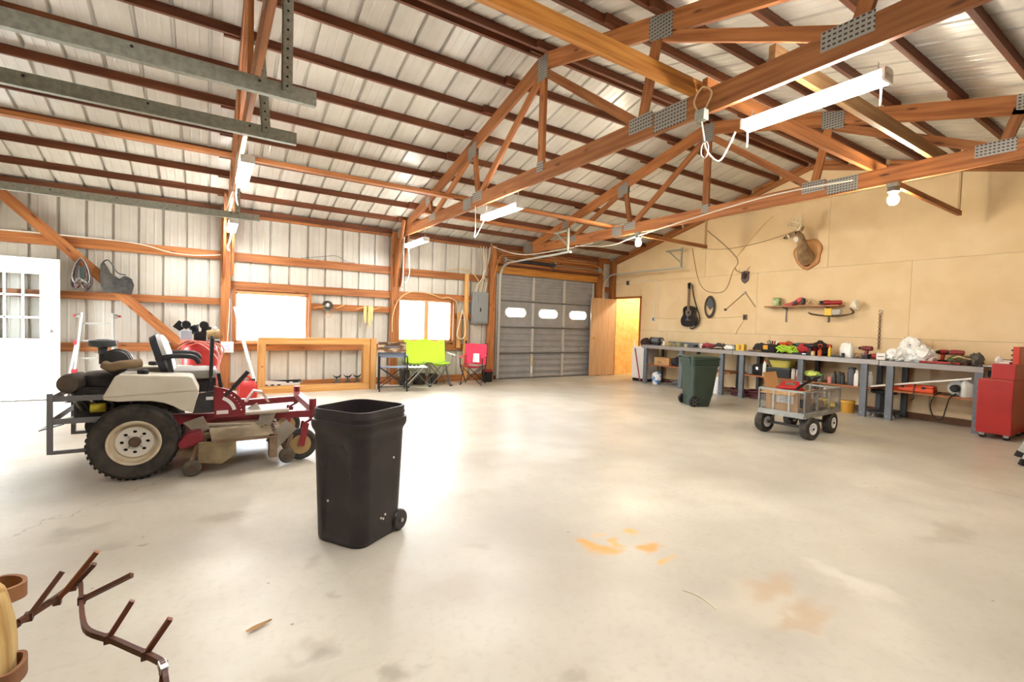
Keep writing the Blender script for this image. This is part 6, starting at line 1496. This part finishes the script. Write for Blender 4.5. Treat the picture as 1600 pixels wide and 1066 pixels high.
# -- more clutter along the benches
random.seed(77)
def tin(x, y, z, r, h, m, lab): lidded_can('parts_tin', (x, y, z), r, h, m, m, lab)
tin(8.9, 6.95, Z1, .04, .09, mat('grey_tin', '#8a8c8c', .4, .3), 'grey tin against the back rail above the handwritten box')
tin(8.66, 6.55, Z1, .035, .06, mat('cream_tin', '#d8cfae', .5), 'cream tin on the left bench over the black sack')
crumple('grey_rag', (8.7, 6.94, Z1), (.06, .12, .035), mat('olive_rag', '#a39c78', .85), 'flat olive rag on the left bench over the handwritten box', 'rag', 71, .5, group='rags')
crumple('white_rag', (8.8, 6.24, Z1), (.06, .1, .06), mat('dull_white_rag', '#c9c0b4', .85), 'dull white rag on the left bench beside the red rag', 'rag', 72, .5, group='rags')
crumple('dark_rag', (8.82, 5.84, Z1), (.07, .16, .06), mat('dark_grey_rag', '#4a4440', .85), 'dark grey rag behind the tangled cords on the bench', 'rag', 73, .5, group='rags')
crumple('dark_pouch', (8.85, 5.02, Z1), (.07, .14, .09), mat('charcoal_cloth', '#33302e', .85), 'charcoal pouch behind the hand tools right of the yellow box', 'pouch', 74, .35)
crumple('orange_pouch', (8.84, 4.5, Z1), (.06, .1, .13), mat('dull_orange_cloth', '#c8602c', .8), 'dull orange pouch behind the lime straps', 'pouch', 75, .35)
crumple('black_pouch', (8.84, 3.98, Z1), (.08, .15, .14), mat('black_pouch_cloth', '#221e20', .8), 'black pouch behind the drills on the middle bench', 'pouch', 76, .35)
drill('cordless_drill', (8.62, 4.02, Z1), R(75), mat('black_tool', '#2a2628', .45), 'black cordless drill at the bench edge right of the flat case')
tin(8.58, 3.86, Z1, .03, .09, mat('orange_tin', '#d8642c', .4), 'small orange tin left of the yellow tube at the bench edge')
tin(8.57, 3.96, Z1, .03, .07, mat('pale_tin', '#e0c890', .4), 'small pale tin left of the orange tin at the bench edge')
crumple('tan_rag', (8.74, 3.36, Z1), (.06, .08, .04), mat('tan_rag_cloth', '#b59a78', .85), 'tan rag in front of the pale pink rag', 'rag', 78, .5, group='rags')
tin(8.86, 3.14, Z1, .035, .1, mat('white_tin', '#dcd8cc', .4), 'white tin behind the maroon impact driver')
crumple('green_pouch', (8.85, 2.2, BT-.004), (.07, .1, .08), mat('olive_green_cloth', '#5c6c40', .8), 'olive green pouch behind the tool heap by the red chest', 'pouch', 79, .4)
crumple('tool_wad', (8.82, 2.06, BT-.004), (.08, .12, .07), mat('brown_tool_wad', '#6a5c48', .7), 'brown wad of tools at the back of the right bench', 'tools', 80, .6)
# -- shelves
b1 = carton('cardboard_box', (8.68, 7.12, SZ), R(2), .2, .4, .165, 'closed cardboard box with handwriting on the lower shelf by the mini fridge'); MB().box((-.1, -.2, .16), (.1, .2, .166)).build('lid', CARD, b1)
INK = mat('black_marker', '#3a2e28', .7)
def wr_(pts): MB().tube([(-.102, .1-p[0]*.06, .03+p[1]*.06) for p in pts], .0028, 5).build('handwriting', INK, b1)
wr_([(0, 0), (.1, 1)]); wr_([(.1, 1), (.5, .9), (.45, .6), (.1, .5), (.5, .4), (.45, .1), (0, 0)]); wr_([(.8, .1), (.65, .3), (.8, .5), (1, .3), (.8, .1)]); wr_([(1.2, 0), (1.25, .9)]); wr_([(1.5, .05), (1.5, .75)]); wr_([(1.35, .5), (1.7, .5)]); wr_([(1.9, .1), (2.5, .12)])
crumple('black_sack', (8.68, 6.76, SZ), (.1, .14, .12), mat('black_cloth', '#1c1b20', .8), 'black sack stuffed on the lower shelf right of the handwritten box', 'sack', 23, .35)
crumple('grocery_bag', (8.62, 7.28, 0), (.09, .11, .17), mat('white_blue_film', '#f0f2f6', .4, col2='#5a8fd0', nscale=9, mix=(.5, .62)), 'white and blue grocery bag of goods on the floor under the left bench', 'plastic bag', 25, .3)
t = thing('metal_stand', 'folded grey metal stand on the floor under the left bench', 'stand', (8.78, 6.9, 0))
for k in range(5): MB().tube([(-.12+.05*k, .25-.1*k, .02), (.06-.03*k, -.2+.07*k, .1+.03*(k % 3))], .016, 7).build('leg', mat('dull_grey_steel', '#77746e', .6), t)
MB().box((-.1, -.2, 0), (.12, .2, .03)).build('base', mat('dull_grey_steel', '#77746e', .6), t)
crumple('blue_bag', (8.64, 5.86, SZ), (.06, .08, .13), mat('pale_blue_film', '#c8d8ea', .4), 'pale blue plastic bag on the shelf right of the green bin', 'plastic bag', 27, .4)
lidded_can('tape_tub', (8.62, 5.66, SZ), .04, .07, YELL, WHITE, 'yellow tub with a white lid on the shelf right of the green bin')
jug('white_jug', (8.64, 5.74, 0), .15, .21, .35, mat('white_hdpe', '#f0f0f2', .4), WHITE, 'large white jug on the floor right of the green bin', R(90))
def hose_coil(loc, R0, n, m, label, seed):
    t = thing('hose_coil', label, 'hose', loc, group='coiled maroon hoses on the floor'); random.seed(seed)
    for i in range(n):
        r = R0*(.75+.3*random.random()); cx, cy = random.uniform(-.03, .03), random.uniform(-.04, .04); z = .018+.02*i
        MB().tube([(cx+r*.6*math.cos(a), cy+r*math.sin(a), z+.012*math.sin(2*a+i)) for a in [2*PI*k/22 for k in range(22)]], .016, 7, True).build('loop', m, t, smooth=True)
MAH = mat('maroon_hose', '#5c2c34', .5)
hose_coil((8.78, 5.38, 0), .18, 6, MAH, 'coiled maroon hose on the floor in front of the bench gap', 3); hose_coil((8.78, 4.98, 0), .19, 7, MAH, 'coiled maroon hose on the floor under the middle bench', 4)
sat = thing('satchel', 'black satchel with a grey end on the middle bench shelf', 'bag', (8.7, 4.98, SZ), R(5)); MB().box((-.1, -.17, 0), (.1, .05, .2)).build('body', mat('black_nylon', '#201c1e', .8), sat, bevel=.03); MB().box((-.09, .05, .0), (.09, .15, .18)).build('grey_end', mat('grey_nylon', '#77777a', .8), sat, bevel=.02)
MB().tube(smooth_path([(-.1, -.1, .1), (-.13, -.04, .05), (-.13, .0, .12), (-.1, .03, .16)], 4), .01, 6).build('strap', BLACK, sat, smooth=True); MB().box((-.106, -.06, .1), (-.1, -.02, .15)).build('buckle', STEEL, sat)
sb = bottle('spray_bottle', (8.57, 4.77, SZ), .032, .3, WHITE, REDPL, 'white spray bottle with a red top left of the yellow basin')
cr = thing('black_crate', 'black crate under the yellow basin on the middle bench shelf', 'crate', (8.72, 4.53, SZ), 0.); MB().box((-.14, -.2, 0), (.14, .2, .15)).build('body', mat('crate_black', '#26282c', .5), cr, bevel=.006); MB().box((-.15, -.21, .15), (.15, .21, .17)).build('rim', mat('crate_grey_rim', '#5a6068', .5), cr, bevel=.004)
bs = thing('plastic_basin', 'pale yellow plastic basin standing on a black crate', 'basin', (8.72, 4.53, SZ+.171)); loft([[(p[0], p[1], z) for p in rsq(0, 0, w, d, .06)] for z, w, d in ((0, .2, .28), (.005, .22, .3), (.125, .27, .4), (.135, .29, .42), (.135, .27, .4), (.012, .21, .29))], True, True).build('bowl', mat('pale_yellow_plastic', '#d8cc6a', .45), bs, smooth=True)
bottle('aerosol_can', (8.57, 4.26, SZ), .032, .19, mat('aerosol_white', '#d8d4cc', .4), mat('aerosol_cap', '#8a8a88', .4), 'white aerosol can right of the black crate', neck=.8); bottle('aerosol_can', (8.56, 4.18, SZ), .03, .17, mat('aerosol_red', '#c05048', .4, col2='#e8e0d8', nscale=9), WHITE, 'red and white aerosol can right of the white aerosol', neck=.8)
crumple('lime_cloth', (8.66, 4.0, SZ+.075), (.09, .12, .055), mat('pale_lime_cloth', '#dcec7a', .8), 'pale lime cloth lying on jars on the middle shelf', 'cloth', 29, .4)
for k, (y, lab) in enumerate(((4.06, 'dark jar under the lime cloth, left one'), (3.95, 'dark jar under the lime cloth, right one'))): lidded_can('glass_jar', (8.62, y, SZ), .045, .075, mat('dark_jar', '#4a463e', .25), DKMETAL, lab, 'jar')
lidded_can('green_jar', (8.6, 3.84, SZ), .04, .13, mat('grey_jar', '#6a706a', .35), mat('bright_green_lid', '#7ad05a', .4), 'grey jar with a bright green lid on the middle shelf', 'jar')
bottle('red_bottle', (8.56, 3.68, SZ), .03, .13, mat('pink_label', '#d88a84', .5), BLACK, 'small pink-labelled bottle left of the black oil bottles')
for k, (y, lab) in enumerate(((3.62, 'left of three black oil bottles on the middle shelf'), (3.56, 'middle of three black oil bottles on the middle shelf'), (3.5, 'right of three black oil bottles on the middle shelf'))): bottle('oil_bottle', (8.58+.03*(k % 2), y, SZ), .035, .2-.004*k, mat('oil_black', '#2c2c30', .4), BLACK, lab, group='black oil bottles', sq=True)
bottle('grey_canister', (8.64, 3.4, SZ), .062, .28, mat('grey_canister', '#55555a', .5), mat('dark_cap', '#3c3c40', .5), 'tall dark grey canister right of the oil bottles', 'canister', neck=.75)
bottle('white_bottle', (8.56, 3.3, SZ), .045, .25, WHITE, WHITE, 'white detergent bottle right of the grey canister', sq=True)
bottle('clear_bottle', (8.62, 3.14, SZ), .04, .24, mat('clear_grey_plastic', '#c8c8c4', .2, alpha=1), WHITE, 'cloudy clear bottle behind the steel bench leg')
# right bench shelf
oc = thing('orange_case', 'long orange plastic case on the right bench shelf', 'case', (8.7, 2.61, SZ), 0.); MB().box((-.09, -.23, 0), (.09, .23, .065)).build('base', ORANGE, oc, bevel=.012); MB().box((-.085, -.225, .067), (.085, .225, .1)).build('lid', ORANGE, oc, bevel=.012)
for y in (-.12, .12): MB().box((-.095, y-.02, .05), (-.088, y+.02, .085)).build('latch', BLACK, oc)
pp = tag(MB().tube([(8.575, 3.11, .475), (8.575, 1.98, .715)], .014, 8).build('white_pipe', WHITE, smooth=True), 'long white plastic pipe laid at a slant across the right bench', 'pipe')
def circ_saw():
    t = thing('circular_saw', 'grey circular saw with a yellow sticker on the right bench shelf', 'power tool', (8.7, 2.14, SZ), R(90))
    MB().box((-.16, -.07, 0), (.14, .09, .006)).build('base_plate', BLACK, t)
    MB().lathe([(.02, -.02), (.1, -.022), (.105, 0), (.1, .022), (.02, .02)], (0, .04, .11), (0, 1, 0), 28).build('blade_guard', mat('pale_guard', '#a9aeac', .4, .4), t, smooth=True)
    MB().lathe([(.04, 0), (.05, .02), (.05, .1), (.035, .12)], (0, .06, .11), (0, 1, 0), 18).build('motor', BLACK, t, smooth=True)
    MB().tube(smooth_path([(-.1, .03, .14), (-.12, .03, .2), (-.04, .03, .23), (.04, .03, .2)], 5), .018, 8).build('handle', BLACK, t, smooth=True)
    MB().cyl((.03, .065, .1), .025, .004, (0, 1, 0), 14).build('sticker', YELL, t); MB().cyl((0, .066, .11), .02, .006, (0, 1, 0), 12).build('arbor_nut', STEEL, t)
circ_saw()
cord('hanging_power_cord', [(8.62, 2.3, SZ+.03), (8.5, 2.34, .44), (8.49, 2.37, .3), (8.49, 2.33, .16), (8.49, 2.24, .13), (8.49, 2.2, .3), (8.5, 2.17, .44), (8.62, 2.14, SZ+.03)], .009, CORDK, 'black power cord looping below the circular saw')
cord('hanging_power_cord', [(8.6, 2.58, SZ+.11), (8.54, 2.57, SZ+.1), (8.5, 2.57, .45), (8.5, 2.56, .38), (8.5, 2.59, .34)], .008, CORDK, 'black plug end draped over the orange case')
jug('distilled_jug', (8.62, 2.03, SZ), .14, .14, .24, mat('milky_plastic', '#c9cdc8', .3), WHITE, 'milky gallon jug beside the red tool chest', R(-60))
def stool():
    t = thing('shop_stool', 'black rolling shop stool under the right bench', 'stool', (8.8, 3.02, 0))
    MB().lathe([(.02, .36), (.16, .365), (.17, .38), (.17, .405), (.15, .42), (.02, .425)], n=28, cap=False).build('seat', BLACK, t, smooth=True)
    MB().cyl((0, 0, .24), .03, .26).build('post', BLACK, t); MB().lathe([(.02, .12), (.2, .1), (.22, .09), (.22, .075), (.02, .075)], n=28, cap=False).build('tray_base', mat('dark_base', '#3a3a3c', .5), t, smooth=True)
    for k in range(5):
        a = R(72*k+20); c = MB().cyl((.19*math.cos(a), .19*math.sin(a), .028), .028, .02, (-math.sin(a), math.cos(a), 0), 14).build('caster', mat('grey_caster', '#a0a09e', .4), t); MB().tube([(.19*math.cos(a), .19*math.sin(a), .03), (.19*math.cos(a), .19*math.sin(a), .08)], .008, 6).build('stem', STEEL, c)
stool()
pail('ochre_pail', (8.72, 3.47, 0), .1, .19, mat('ochre_plastic', '#cf9a38', .5), mat('ochre_rim', '#d8a848', .5), 'ochre yellow pail on the floor behind the garden cart')

# ================================================================== RED TOOL CHEST
def chest():
    t = thing('tool_chest', 'tall red rolling tool chest at the right end of the benches', 'tool chest', (8.6, 1.695, 0))
    MB().box((-.35, -.17, .07), (.32, .15, .75)).build('cabinet', REDP, t, bevel=.008)
    MB().box((-.35, -.18, .752), (.32, .035, .95)).build('upper_chest', REDP, t, bevel=.008)
    for k in range(5): d = MB().box((-.32, .15, .1+.125*k), (.29, .162, .21+.125*k)).build('drawer', REDP, t, bevel=.004); MB().box((-.28, .162, .19+.125*k), (.25, .175, .2+.125*k)).build('drawer_pull', STEEL, d)
    for x in (-.28, .25):
        for y in (-.12, .1):
            c = MB().cyl((x, y, .035), .035, .025, (1, .2, 0), 16).build('caster', BLACK, t); MB().box((x-.025, y-.025, .035), (x+.025, y+.025, .08)).build('fork', STEEL, c)
chest()
def small_chest():
    t = thing('tool_drawer_box', 'small red drawer box on top of the tall red chest', 'tool box', (8.5, 1.555, .9515))
    MB().box((-.24, -.06, 0), (.2, .0, .215)).build('case', mat('orange_red_enamel', '#c23a26', .4), t, bevel=.005)
    for k in range(3): MB().cyl((-.2, .008, .05+.06*k), .012, .02, (0, 1, 0), 10).build('knob', BLACK, t)
small_chest()
for k, (x, y, rz, tilt, m, lab) in enumerate(((8.45, 1.62, 0, 14, WHITE, 'white manual lying on the red tool chest, lower one'), (8.5, 1.6, 12, 16, BLACK, 'dark covered manual lying slanted on the red tool chest'))):
    t = thing('manual', lab, 'book', (x, y, .952+.024*k), R(rz)); 
    MB().box((-.13, -.03, 0), (.13, .08, .018)).build('pages', mat('page_white', '#e8e4d8', .7), t); MB().box((-.133, -.033, .018), (.133, .083, .021)).build('cover', m, t)
crumple('crumpled_paper', (8.35, 1.69, .952), (.05, .03, .05), WHITE, 'crumpled white paper at the left edge of the chest top', 'paper', 61, .4)
# aluminium legs entering at the right edge
al = thing('aluminium_step', 'aluminium legs of a step ladder at the right edge of the frame', 'ladder', (7.1, 1.15, 0))
for p, q in (((6.83, 1.17, 0), (7.0, .95, .75)), ((7.32, 1.29, 0), (7.3, 1.02, .75))):
    MB().bar(p, q, .03, .05).build('leg', ALU, al, world=True); MB().bar(p, V(p).lerp(V(q), .08), .04, .06).build('rubber_foot', BLACK, al, world=True)
for z in (.3, .58): MB().bar(V((6.83, 1.17, 0)).lerp(V((7.0, 1.0, .75)), z), V((7.28, 1.28, 0)).lerp(V((7.3, 1.05, .75)), z), .03, .06).build('step', ALU, al, world=True)

MB().bar((6.98, .95, .76), (7.32, 1.02, .76), .2, .03).build('top_step', ALU, al, world=True)
for p, q in (((7.02, .55, 0), (7.0, .9, .74)), ((7.42, .66, 0), (7.3, .97, .74))): MB().bar(p, q, .03, .04).build('rear_leg', ALU, al, world=True)
# small litter on the floor
lf = MB()
for i in range(9):
    f_ = i/8; w = .014*math.sin(PI*(.08+.84*f_)); c = V((-.05+.1*f_, .018*math.sin(PI*f_), .004+.014*(2*f_-1)**2))
    lf.v += [tuple(c+V((0, -w, .004))), tuple(c), tuple(c+V((0, w, .004)))]
lf.f = [(3*i+j, 3*i+3+j, 3*i+4+j, 3*i+1+j) for i in range(8) for j in range(2)]
o = lf.build('dry_leaf', mat('tan_dry_leaf', '#b08a5c', .8)); o.location = (.18, 2.09, .0005); o.rotation_euler = (0, 0, R(20)); tag(o, 'curled tan dry leaf lying on the concrete in the foreground', 'leaf')
o = MB().tube(smooth_path([(1.93, 1.42, .003), (1.95, 1.34, .003), (1.93, 1.24, .003)], 4), .0022, 5).build('straw', mat('pale_straw', '#e8dcb8', .7)); tag(o, 'thin pale straw on the concrete below the orange stain', 'straw')
